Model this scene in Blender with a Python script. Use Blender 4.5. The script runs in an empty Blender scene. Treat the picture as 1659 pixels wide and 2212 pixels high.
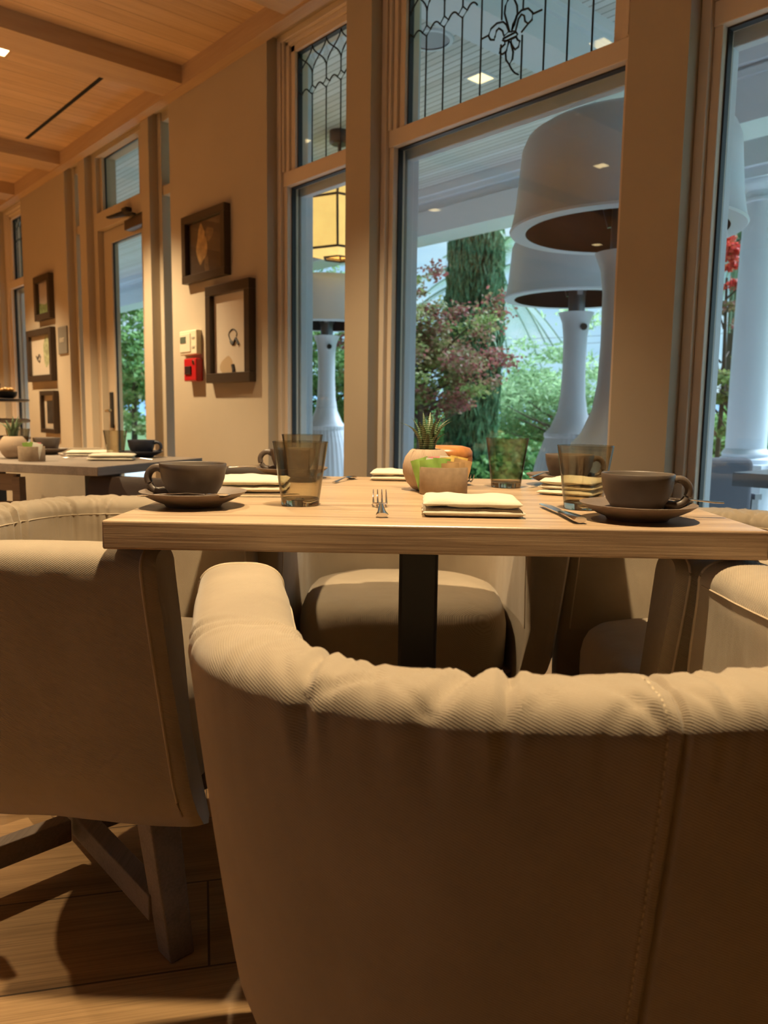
import bpy, bmesh, math, random
from mathutils import Vector, Matrix, noise
R = math.radians; PI = math.pi
rnd = random.Random(7)
scene = bpy.context.scene
COL = scene.collection
# ------------------------------------------------------------------ camera
CAM_H, FPX, PITCH, ROLL = 0.898, 1678.46, 0.124373, 0.0135377
AZ = PI / 2 - 0.7205149            # turns "seat frame" (x right, y away from the viewer) into the room frame
cam_data = bpy.data.cameras.new('camera'); cam = bpy.data.objects.new('camera', cam_data); COL.objects.link(cam)
F = Vector((0, math.cos(PITCH), -math.sin(PITCH))); rt = Vector((1, 0, 0)); up = rt.cross(F)
ca = math.cos(ROLL) * rt + math.sin(ROLL) * up; cb = -math.sin(ROLL) * rt + math.cos(ROLL) * up
M = Matrix((ca, cb, -F)).transposed().to_4x4()
cam.matrix_world = Matrix.Translation((0, 0, CAM_H)) @ Matrix.Rotation(AZ, 4, 'Z') @ M
cam_data.sensor_width = 36; cam_data.sensor_fit = 'AUTO'; cam_data.lens = FPX / 2212 * 36
cam_data.dof.use_dof = True; cam_data.dof.focus_distance = 1.15; cam_data.dof.aperture_fstop = 7.5
cam_data.clip_start = 0.02; cam_data.clip_end = 2000
scene.camera = cam
scene.view_settings.view_transform = 'Standard'; scene.view_settings.look = 'None'
scene.view_settings.gamma = 1; scene.view_settings.exposure = 0.32; scene.view_settings.use_curve_mapping = False
cy = scene.cycles
cy.use_denoising = True; cy.max_bounces = 10; cy.diffuse_bounces = 3; cy.transparent_max_bounces = 24; cy.transmission_bounces = 10
cy.sample_clamp_indirect = 6; cy.caustics_reflective = False; cy.caustics_refractive = False; cy.blur_glossy = 0.5
WARM = (1.0, 0.76, 0.44)
KEY_W, FILL_W, SKY_S = 285, 320, 1.0
# ------------------------------------------------------------------ world: bright thin overcast with cloud patches
w = bpy.data.worlds.new('sky'); scene.world = w; w.use_nodes = True
nt = w.node_tree; nt.nodes.clear()
def N(t, typ, **k):
    n = t.nodes.new(typ)
    for a, b in k.items():
        if a in n.inputs: n.inputs[a].default_value = b
        else: setattr(n, a, b)
    return n
def ramp(t, fac, stops):
    r = t.nodes.new('ShaderNodeValToRGB'); e = r.color_ramp.elements
    while len(e) < len(stops): e.new(0.5)
    for i, (p, c) in enumerate(stops): e[i].position = p; e[i].color = (*c, 1)
    t.links.new(fac, r.inputs[0]); return r.outputs[0]
tc = N(nt, 'ShaderNodeTexCoord'); mp = N(nt, 'ShaderNodeMapping'); mp.inputs['Scale'].default_value = (1, 1, 4.5)
nt.links.new(tc.outputs['Generated'], mp.inputs[0])
nz = N(nt, 'ShaderNodeTexNoise', Scale=2.2, Detail=6, Roughness=.55); nt.links.new(mp.outputs[0], nz.inputs['Vector'])
skc = ramp(nt, nz.outputs['Fac'], [(.34, (.36, .60, .84)), (.5, (.50, .76, .90)), (.64, (.80, .94, 1.0))])
bg = N(nt, 'ShaderNodeBackground', Strength=SKY_S); nt.links.new(skc, bg.inputs[0])
wo = N(nt, 'ShaderNodeOutputWorld'); nt.links.new(bg.outputs[0], wo.inputs[0])
sun_d = bpy.data.lights.new('sun', 'SUN'); sun_d.energy = 13; sun_d.angle = R(50); sun_d.color = (.80, .90, 1.0)
sun = bpy.data.objects.new('sun', sun_d); COL.objects.link(sun); sun.rotation_euler = (R(-42), 0, R(-12)); sun.location = (0, 8, 8)
# ------------------------------------------------------------------ materials
MAT = {}
def mat(name, col, rough=.6, metal=0., spec=.5, noise_s=0, noise_a=.15, bump=0, bump_s=200, emit=None, es=0, coat=0, sheen=0):
    if name in MAT: return MAT[name]
    m = bpy.data.materials.new(name); m.use_nodes = True; t = m.node_tree; b = t.nodes['Principled BSDF']
    b.inputs['Base Color'].default_value = (*col, 1); b.inputs['Roughness'].default_value = rough
    b.inputs['Metallic'].default_value = metal; b.inputs['Specular IOR Level'].default_value = spec
    b.inputs['Coat Weight'].default_value = coat; b.inputs['Sheen Weight'].default_value = sheen
    tc = N(t, 'ShaderNodeTexCoord')
    if noise_s:
        n = N(t, 'ShaderNodeTexNoise', Scale=noise_s, Detail=5); t.links.new(tc.outputs['Object'], n.inputs['Vector'])
        lo = tuple(c * (1 - noise_a) for c in col); hi = tuple(min(1, c * (1 + noise_a)) for c in col)
        t.links.new(ramp(t, n.outputs['Fac'], [(.3, lo), (.7, hi)]), b.inputs['Base Color'])
    if bump:
        n = N(t, 'ShaderNodeTexNoise', Scale=bump_s, Detail=4); t.links.new(tc.outputs['Object'], n.inputs['Vector'])
        bp = N(t, 'ShaderNodeBump', Strength=bump, Distance=.002); t.links.new(n.outputs['Fac'], bp.inputs['Height'])
        t.links.new(bp.outputs[0], b.inputs['Normal'])
    if emit:
        b.inputs['Emission Color'].default_value = (*emit, 1); b.inputs['Emission Strength'].default_value = es
    MAT[name] = m; return m
def wood(name, c1, c2, scale=(1, 1, 1), rough=.45, fine=60, bump=.15, plank=None, rot=0, coat=0, gap=.003, stag=2.2):
    """grain runs along local X; plank = width of boards (seams drawn as shape of the boards)"""
    m = bpy.data.materials.new(name); m.use_nodes = True; t = m.node_tree; b = t.nodes['Principled BSDF']
    b.inputs['Roughness'].default_value = rough; b.inputs['Coat Weight'].default_value = coat; b.inputs['Coat Roughness'].default_value = .25
    tc = N(t, 'ShaderNodeTexCoord'); mp = N(t, 'ShaderNodeMapping'); mp.inputs['Rotation'].default_value = (0, 0, rot)
    t.links.new(tc.outputs['Object'], mp.inputs[0]); vec = mp.outputs[0]
    mp2 = N(t, 'ShaderNodeMapping'); mp2.inputs['Scale'].default_value = (scale[0], scale[1] * 12, scale[2] * 12)
    off = None
    if plank:
        sep = N(t, 'ShaderNodeSeparateXYZ'); t.links.new(vec, sep.inputs[0])
        br = N(t, 'ShaderNodeTexBrick', Scale=1.0); br.offset = .37
        br.inputs['Brick Width'].default_value = stag; br.inputs['Row Height'].default_value = plank
        br.inputs['Mortar Size'].default_value = gap; br.inputs['Mortar Smooth'].default_value = 0
        br.inputs['Color1'].default_value = (0, 0, 0, 1); br.inputs['Color2'].default_value = (1, 1, 1, 1); br.inputs['Bias'].default_value = 0
        t.links.new(vec, br.inputs['Vector'])
        ad = N(t, 'ShaderNodeVectorMath'); ad.operation = 'ADD'; sc = N(t, 'ShaderNodeVectorMath'); sc.operation = 'SCALE'; sc.inputs['Scale'].default_value = 7
        t.links.new(br.outputs['Color'], sc.inputs[0]); t.links.new(vec, ad.inputs[0]); t.links.new(sc.outputs[0], ad.inputs[1]); vec2 = ad.outputs[0]
    else: vec2 = vec
    t.links.new(vec2, mp2.inputs[0])
    n = N(t, 'ShaderNodeTexNoise', Scale=1.6, Detail=8, Roughness=.6, Distortion=.6); t.links.new(mp2.outputs[0], n.inputs['Vector'])
    mp3 = N(t, 'ShaderNodeMapping'); mp3.inputs['Scale'].default_value = (3, fine * 3, fine * 3); t.links.new(vec2, mp3.inputs[0])
    n2 = N(t, 'ShaderNodeTexNoise', Scale=1.5, Detail=3); t.links.new(mp3.outputs[0], n2.inputs['Vector'])
    mix = N(t, 'ShaderNodeMix'); mix.data_type = 'FLOAT'; mix.inputs[0].default_value = .4
    t.links.new(n.outputs['Fac'], mix.inputs[2]); t.links.new(n2.outputs['Fac'], mix.inputs[3])
    col = ramp(t, mix.outputs[0], [(.36, c2), (.6, c1)])
    if plank:
        mx = N(t, 'ShaderNodeMix'); mx.data_type = 'RGBA'; mx.blend_type = 'MULTIPLY'; mx.inputs[0].default_value = 1
        tint = ramp(t, br.outputs['Color'], [(0, (.8, .78, .74)), (1, (1, 1, 1))])
        t.links.new(col, mx.inputs[6]); t.links.new(tint, mx.inputs[7])
        m2 = N(t, 'ShaderNodeMix'); m2.data_type = 'RGBA'; m2.inputs[7].default_value = (c2[0] * .3, c2[1] * .3, c2[2] * .3, 1)
        t.links.new(br.outputs['Fac'], m2.inputs[0]); t.links.new(mx.outputs[2], m2.inputs[6]); col = m2.outputs[2]
    t.links.new(col, b.inputs['Base Color'])
    if bump:
        bp = N(t, 'ShaderNodeBump', Strength=bump, Distance=.001); t.links.new(n2.outputs['Fac'], bp.inputs['Height']); t.links.new(bp.outputs[0], b.inputs['Normal'])
    MAT[name] = m; return m
def fabric(name, col, twill=880.):
    """twill slipcover cloth; UV is in metres along / across the cloth"""
    m = bpy.data.materials.new(name); m.use_nodes = True; t = m.node_tree; b = t.nodes['Principled BSDF']
    b.inputs['Roughness'].default_value = .9; b.inputs['Sheen Weight'].default_value = .25; b.inputs['Specular IOR Level'].default_value = .2
    b.inputs['Sheen Roughness'].default_value = .5
    uv = N(t, 'ShaderNodeTexCoord')
    mp = N(t, 'ShaderNodeMapping'); mp.inputs['Rotation'].default_value = (0, 0, R(62)); t.links.new(uv.outputs['UV'], mp.inputs[0])
    wv = N(t, 'ShaderNodeTexWave', Scale=twill / 6.2832 * 1.0, Distortion=.6, Detail=1); wv.inputs['Detail Scale'].default_value = 2.; t.links.new(mp.outputs[0], wv.inputs['Vector'])
    nz = N(t, 'ShaderNodeTexNoise', Scale=900, Detail=2); t.links.new(uv.outputs['UV'], nz.inputs['Vector'])
    n3 = N(t, 'ShaderNodeTexNoise', Scale=7, Detail=4); t.links.new(uv.outputs['Object'], n3.inputs['Vector'])
    lo = tuple(c * .84 for c in col)
    c = ramp(t, wv.outputs['Fac'], [(.1, lo), (.6, col)])
    mx = N(t, 'ShaderNodeMix'); mx.data_type = 'RGBA'; mx.blend_type = 'MULTIPLY'; mx.inputs[0].default_value = 1
    t.links.new(c, mx.inputs[6]); t.links.new(ramp(t, n3.outputs['Fac'], [(.3, (.88, .88, .88)), (.7, (1.06, 1.06, 1.06))]), mx.inputs[7])
    t.links.new(mx.outputs[2], b.inputs['Base Color'])
    ad = N(t, 'ShaderNodeMath'); ad.operation = 'ADD'; t.links.new(wv.outputs['Fac'], ad.inputs[0]); t.links.new(nz.outputs['Fac'], ad.inputs[1])
    bp = N(t, 'ShaderNodeBump', Strength=.5, Distance=.0006); t.links.new(ad.outputs[0], bp.inputs['Height'])
    n4 = N(t, 'ShaderNodeTexNoise', Scale=9, Detail=3, Roughness=.5); mp4 = N(t, 'ShaderNodeMapping'); mp4.inputs['Scale'].default_value = (1, 1, .5)
    t.links.new(uv.outputs['Object'], mp4.inputs[0]); t.links.new(mp4.outputs[0], n4.inputs['Vector'])
    bp2 = N(t, 'ShaderNodeBump', Strength=.35, Distance=.02); t.links.new(n4.outputs['Fac'], bp2.inputs['Height']); t.links.new(bp2.outputs[0], bp.inputs['Normal'])
    t.links.new(bp.outputs[0], b.inputs['Normal'])
    MAT[name] = m; return m
def pane_glass(name, tint=(1, 1, 1), ior=1.5, rough=0., textured=0):
    m = bpy.data.materials.new(name); m.use_nodes = True; t = m.node_tree; t.nodes.remove(t.nodes['Principled BSDF'])
    o = t.nodes['Material Output']; lw = N(t, 'ShaderNodeLayerWeight', Blend=.5); pw = N(t, 'ShaderNodeMath'); pw.operation = 'POWER'; pw.inputs[1].default_value = 5
    fr = N(t, 'ShaderNodeMath'); fr.operation = 'MULTIPLY_ADD'; fr.inputs[1].default_value = .8; fr.inputs[2].default_value = .05; t.links.new(lw.outputs['Facing'], pw.inputs[0]); t.links.new(pw.outputs[0], fr.inputs[0]); tr = N(t, 'ShaderNodeBsdfTransparent'); tr.inputs[0].default_value = (*tint, 1)
    gl = N(t, 'ShaderNodeBsdfGlossy', Roughness=rough); mx = N(t, 'ShaderNodeMixShader')
    t.links.new(fr.outputs[0], mx.inputs[0]); t.links.new(tr.outputs[0], mx.inputs[1]); t.links.new(gl.outputs[0], mx.inputs[2])
    out = mx.outputs[0]
    if textured:
        tc = N(t, 'ShaderNodeTexCoord'); n = N(t, 'ShaderNodeTexNoise', Scale=180, Detail=2); t.links.new(tc.outputs['Object'], n.inputs['Vector'])
        bp = N(t, 'ShaderNodeBump', Strength=1., Distance=.004); t.links.new(n.outputs['Fac'], bp.inputs['Height'])
        rf = N(t, 'ShaderNodeBsdfRefraction', Roughness=.25, IOR=1.06); t.links.new(bp.outputs[0], rf.inputs['Normal']); t.links.new(bp.outputs[0], gl.inputs['Normal'])
        rf.inputs[0].default_value = (1, 1, 1, 1)
        m2 = N(t, 'ShaderNodeMixShader'); m2.inputs[0].default_value = .75; t.links.new(mx.outputs[0], m2.inputs[1]); t.links.new(rf.outputs[0], m2.inputs[2]); out = m2.outputs[0]
    t.links.new(out, o.inputs[0]); MAT[name] = m; return m
def leafmat(name, cols, scale=1.2, trans=.35):
    m = bpy.data.materials.new(name); m.use_nodes = True; t = m.node_tree; b = t.nodes['Principled BSDF']; o = t.nodes['Material Output']
    tc = N(t, 'ShaderNodeTexCoord'); n = N(t, 'ShaderNodeTexNoise', Scale=scale, Detail=3); t.links.new(tc.outputs['Object'], n.inputs['Vector'])
    n2 = N(t, 'ShaderNodeTexNoise', Scale=scale * 14, Detail=1); t.links.new(tc.outputs['Object'], n2.inputs['Vector'])
    mi = N(t, 'ShaderNodeMix'); mi.data_type = 'FLOAT'; mi.inputs[0].default_value = .45; t.links.new(n.outputs['Fac'], mi.inputs[2]); t.links.new(n2.outputs['Fac'], mi.inputs[3])
    k = len(cols); c = ramp(t, mi.outputs[0], [(.36 + .28 * i / (k - 1), cols[i]) for i in range(k)])
    t.links.new(c, b.inputs['Base Color']); b.inputs['Roughness'].default_value = .6; b.inputs['Specular IOR Level'].default_value = .3
    tl = N(t, 'ShaderNodeBsdfTranslucent'); t.links.new(c, tl.inputs[0]); mx = N(t, 'ShaderNodeMixShader'); mx.inputs[0].default_value = trans
    t.links.new(b.outputs[0], mx.inputs[1]); t.links.new(tl.outputs[0], mx.inputs[2]); t.links.new(mx.outputs[0], o.inputs[0]); MAT[name] = m; return m
# palette
wall_m = mat('wall_paint', (.44, .365, .27), .75, noise_s=3, noise_a=.03, bump=.08, bump_s=500)
frame_m = mat('window_frame_paint', (.68, .57, .46), .45, noise_s=4, noise_a=.04)
ceil_m = wood('ceiling_board', (.70, .50, .32), (.54, .36, .21), plank=.13, rough=.55, bump=.05, stag=2.4, gap=.0015, rot=PI / 2)
beam_m = wood('beam_wood', (.52, .365, .23), (.44, .295, .18), rough=.55, bump=.04)
beamy_m = wood('beam_wood_cross', (.52, .365, .23), (.44, .295, .18), rough=.55, bump=.04, rot=PI / 2)
floor_m = wood('floor_board', (.40, .245, .115), (.21, .12, .052), plank=.24, rough=.4, rot=R(-62), bump=.2, stag=1.3, gap=.002)
table_m = wood('table_oak', (.52, .375, .24), (.28, .18, .108), scale=(1.2, 1.6, 1.6), rough=.34, bump=.35, fine=50)
table_g = wood('table_grey_oak', (.27, .225, .19), (.17, .14, .12), rough=.35, bump=.1)
leg_m = wood('leg_wood', (.26, .20, .16), (.17, .13, .105), rough=.6, bump=.1)
chair_m = fabric('slipcover_twill', (.40, .32, .23))
pipe_m = mat('slipcover_piping', (.50, .40, .28), .85)
stitch_m = mat('stitch_thread', (.62, .50, .34), .8)
darkchair_m = mat('dark_brown_leather', (.045, .028, .02), .5, bump=.2)
black_m = mat('black_iron', (.012, .012, .013), .45)
cup_m = mat('brown_stoneware', (.105, .078, .062), .45, noise_s=60, noise_a=.08)
cupin_m = mat('stoneware_inside', (.20, .165, .135), .35)
sau_m = mat('brown_stoneware_saucer', (.15, .11, .085), .5, noise_s=60, noise_a=.08)
cupblue_m = mat('slate_stoneware', (.03, .033, .05), .45)
steel_m = mat('polished_steel', (.72, .70, .68), .14, metal=1)
nap_m = mat('cream_napkin_linen', (.66, .60, .47), .9, bump=.5, bump_s=900, sheen=.3)
caddy_m = mat('tan_clay', (.34, .25, .165), .8, noise_s=90, noise_a=.12)
pot_m = mat('ribbed_clay', (.40, .29, .20), .8)
jar_m = mat('orange_burl_wood', (.48, .19, .055), .35, noise_s=35, noise_a=.35)
gold_m = mat('amber_wood', (.62, .33, .10), .4, noise_s=30, noise_a=.2)
soil_m = mat('potting_soil', (.03, .02, .013), .95)
white_m = mat('porch_white_paint', (.62, .69, .78), .5)
heater_m = mat('heater_white_shell', (.55, .60, .68), .4)
heatin_m = mat('heater_dark_inner', (.012, .010, .012), .6)
hmetal_m = mat('heater_grey_metal', (.22, .23, .26), .3, metal=.7)
pic_m = mat('dark_walnut_frame', (.045, .03, .02), .4)
mat_m = mat('print_paper_cream', (.72, .62, .50), .7)
glass_m = pane_glass('window_pane_glass', (.93, .97, .98), 1.45)
picglass_m = pane_glass('picture_glass', (1, 1, 1), 1.5)
tex_m = pane_glass('rippled_textured_glass', (.97, .98, 1), 1.5, textured=1)
lead_m = mat('black_lead_came', (.012, .012, .012), .6)
gask_m = mat('black_gasket', (.015, .015, .018), .5)
def smoke(name, tint):
    m = pane_glass(name, tint, 1.5); return m
tumb_m = smoke('smoked_tumbler_glass', (.82, .76, .64))
_t = tumb_m.node_tree; _tr = [n for n in _t.nodes if n.type == 'BSDF_TRANSPARENT'][0]; _lw = [n for n in _t.nodes if n.type == 'LAYER_WEIGHT'][0]
_t.links.new(ramp(_t, _lw.outputs['Facing'], [(.0, (.88, .86, .79)), (.55, (.78, .75, .66)), (.85, (.38, .35, .28)), (1, (.12, .10, .08))]), _tr.inputs[0])
m = bpy.data.materials.new('smoked_tumbler_base'); m.use_nodes = True; bb = m.node_tree.nodes['Principled BSDF']
bb.inputs['Transmission Weight'].default_value = 1; bb.inputs['Roughness'].default_value = .02; bb.inputs['IOR'].default_value = 1.5; bb.inputs['Base Color'].default_value = (.35, .29, .2, 1)
tumbbase_m = m
# ------------------------------------------------------------------ helpers
def tag(o, label=None, cat=None, group=None, kind=None):
    if label: o['label'] = label
    if cat: o['category'] = cat
    if group: o['group'] = group
    if kind: o['kind'] = kind
    return o
def empty(name, loc=(0, 0, 0), rz=0, parent=None):
    o = bpy.data.objects.new(name, None); COL.objects.link(o); o.location = loc; o.rotation_euler = (0, 0, rz); o.empty_display_size = .05
    if parent: o.parent = parent
    return o
class MB:
    def __init__(s): s.v = []; s.f = []; s.uv = {}; s.mi = []; s.cur = 0
    def add(s, vs, fs):
        n = len(s.v); s.v += [tuple(v) for v in vs]; s.f += [tuple(i + n for i in f) for f in fs]; s.mi += [s.cur] * len(fs); return s
    def box(s, x0, x1, y0, y1, z0, z1, m=None):
        vs = [Vector((x, y, z)) for z in (z0, z1) for x, y in ((x0, y0), (x1, y0), (x1, y1), (x0, y1))]
        if m: vs = [m @ v for v in vs]
        return s.add(vs, [(3, 2, 1, 0), (4, 5, 6, 7), (0, 1, 5, 4), (1, 2, 6, 5), (2, 3, 7, 6), (3, 0, 4, 7)])
    def bar(s, a, b, wx, wy=None, up=(0, 0, 1), w2=None):
        a = Vector(a); b = Vector(b); wy = wy or wx; d = (b - a).normalized(); u = Vector(up)
        if abs(d.dot(u)) > .95: u = Vector((1, 0, 0))
        x = d.cross(u).normalized(); y = x.cross(d); k = w2 or 1
        vs = [p + x * sx * wx / 2 * q + y * sy * wy / 2 * q for p, q in ((a, 1), (b, k)) for sx, sy in ((-1, -1), (1, -1), (1, 1), (-1, 1))]
        return s.add(vs, [(3, 2, 1, 0), (4, 5, 6, 7), (0, 1, 5, 4), (1, 2, 6, 5), (2, 3, 7, 6), (3, 0, 4, 7)])
    def tube(s, pts, r, n=8, closed=False, flat=1.):
        pts = [Vector(p) for p in pts]; m = len(pts); rings = []
        rr = r if isinstance(r, (list, tuple)) else [r] * m
        for i, p in enumerate(pts):
            if closed: d = pts[(i + 1) % m] - pts[i - 1]
            else: d = pts[min(i + 1, m - 1)] - pts[max(i - 1, 0)]
            d.normalize(); u = Vector((0, 0, 1)) if abs(d.z) < .9 else Vector((1, 0, 0))
            x = d.cross(u).normalized(); y = x.cross(d)
            rings.append([p + x * math.cos(2 * PI * k / n) * rr[i] + y * math.sin(2 * PI * k / n) * rr[i] * flat for k in range(n)])
        vs = [v for q in rings for v in q]; fs = []
        for i in range(m if closed else m - 1):
            j = (i + 1) % m
            for k in range(n): fs.append((i * n + k, i * n + (k + 1) % n, j * n + (k + 1) % n, j * n + k))
        if not closed: fs += [tuple(range(n - 1, -1, -1)), tuple((m - 1) * n + k for k in range(n))]
        return s.add(vs, fs)
    def lathe(s, prof, n=48, m=None, rib=0, ribn=0, cap0=True, cap1=True, sx=1, sy=1):
        vs = []; fs = []; L = len(prof)
        for r, z in prof:
            for k in range(n):
                a = 2 * PI * k / n; q = r * (1 + (rib * (math.cos(ribn * a)) if ribn else 0))
                v = Vector((q * math.cos(a) * sx, q * math.sin(a) * sy, z)); vs.append(m @ v if m else v)
        for i in range(L - 1):
            for k in range(n): fs.append((i * n + k, i * n + (k + 1) % n, (i + 1) * n + (k + 1) % n, (i + 1) * n + k))
        if cap0: fs.append(tuple(range(n - 1, -1, -1)))
        if cap1: fs.append(tuple((L - 1) * n + k for k in range(n)))
        return s.add(vs, fs)
    def prism(s, poly, y0, y1):           # poly in (x,z), extruded along y
        n = len(poly); vs = [(x, y0, z) for x, z in poly] + [(x, y1, z) for x, z in poly]
        fs = [tuple(range(n)), tuple(range(2 * n - 1, n - 1, -1))] + [(i, i + n, (i + 1) % n + n, (i + 1) % n) for i in range(n)]
        return s.add(vs, fs)
    def build(s, name, mats, parent=None, smooth=False, bevel=0, loc=None, rz=None, seg=2):
        me = bpy.data.meshes.new(name); me.from_pydata(s.v, [], s.f)
        mats = mats if isinstance(mats, (list, tuple)) else [mats]
        for m in mats: me.materials.append(m)
        for i, p in enumerate(me.polygons): p.material_index = min(s.mi[i], len(mats) - 1)
        bm = bmesh.new(); bm.from_mesh(me); bmesh.ops.recalc_face_normals(bm, faces=bm.faces)
        if bevel: bmesh.ops.bevel(bm, geom=[e for e in bm.edges if e.calc_face_angle(0) > .6], offset=bevel, segments=seg, profile=.5, affect='EDGES', clamp_overlap=True)
        bm.to_mesh(me); bm.free()
        if smooth:
            for p in me.polygons: p.use_smooth = True
            try: me.set_sharp_from_angle(angle=R(smooth if smooth > 1 else 50))
            except Exception: pass
        o = bpy.data.objects.new(name, me); COL.objects.link(o)
        if parent: o.parent = parent
        if loc: o.location = loc
        if rz is not None: o.rotation_euler = (0, 0, rz)
        return o
def dup(root, loc, rz=None, name=None):
    r = root.copy(); COL.objects.link(r); r.location = loc
    if rz is not None: r.rotation_euler = (0, 0, rz)
    for ch in root.children:
        c = ch.copy(); COL.objects.link(c); c.parent = r
        for g in ch.children:
            d = g.copy(); COL.objects.link(d); d.parent = c
    return r
def T(x, y, z=0):                        # seat frame -> room frame
    return (x * math.cos(AZ) - y * math.sin(AZ), x * math.sin(AZ) + y * math.cos(AZ), z)
TR = AZ - .0225
# ================================================================== THE ROOM
CZ = 2.705
s = MB().box(-12, 4.2, -4.2, 2.3, -.1, 0).build('floor', floor_m); tag(s, kind='structure')
s = MB().box(-12, 4.2, -4.2, 2.3, CZ, CZ + .1).build('ceiling', ceil_m); tag(s, kind='structure')
s = MB().box(-12, -3.2, -4.3, -4.2, 0, CZ).box(-.8, 4.2, -4.3, -4.2, 0, CZ).box(-3.2, -.8, -4.3, -4.2, 0, .9).box(-3.2, -.8, -4.3, -4.2, 2.2, CZ).build('wall_south', wall_m); tag(s, kind='structure')
g = empty('window_7', (-2.0, -4.25, .9)); tag(g, kind='structure')  # unseen window, added so neutral daylight reaches the chair backs
MB().box(-1.2, 1.2, -.005, .005, 0, 1.3).build('pane', glass_m, g)
MB().box(-1.2, -1.13, -.05, .05, 0, 1.3).box(1.13, 1.2, -.05, .05, 0, 1.3).box(-1.13, 1.13, -.05, .05, 0, .07).box(-1.13, 1.13, -.05, .05, 1.23, 1.3).box(-.03, .03, -.05, .05, .07, 1.23).build('window_frame', frame_m, g)
s = MB().box(-12.1, -12, -4.3, 2.3, 0, CZ).build('wall_west', wall_m); tag(s, kind='structure')
s = MB().box(4.2, 4.3, -4.3, 2.3, 0, CZ).build('wall_east', wall_m); tag(s, kind='structure')
# window wall: plane Y=2.1 (room side) .. 2.3
WY0, WY1, HEAD, SILL = 2.1, 2.3, 2.635, .45
openings = [(-7.62, -6.945, SILL), (-5.935, -5.664, SILL), (-5.544, -4.64, 0), (-4.534, -4.266, SILL), (-3.261, -2.663, SILL), (-2.505, -1.348, SILL), (-1.16, .0, SILL)]
wl = MB(); x = -12
for a, b, sl in openings:
    wl.box(x, a, WY0, WY1, 0, HEAD); x = b
    if sl: wl.box(a, b, WY0, WY1, 0, sl)
wl.box(x, 4.2, WY0, WY1, 0, HEAD); wl.box(-12, 4.2, WY0, WY1, HEAD, CZ)
tag(wl.build('wall_north', wall_m), kind='structure')
# perimeter fascia and ceiling beams
tag(MB().box(-12, 4.2, 2.04, 2.1, 2.605, CZ).build('trim_1', beam_m), kind='structure')
for i, (a, b) in enumerate([(-8.3, -8.09), (-7.1, -6.89), (-6.04, -5.83), (-4.205, -3.985), (-3.02, -2.80), (-1.18, -.96), (.0, .22)]):
    tag(MB().box(a, b, -4.2, 2.04, 2.615, CZ).build('trim_%d' % (i + 2), beamy_m), kind='structure')
tag(MB().box(-12, -5.55, 2.085, 2.1, 0, .12).box(-4.53, 4.2, 2.085, 2.1, 0, .12).build('baseboard_north', frame_m), kind='structure')
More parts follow.
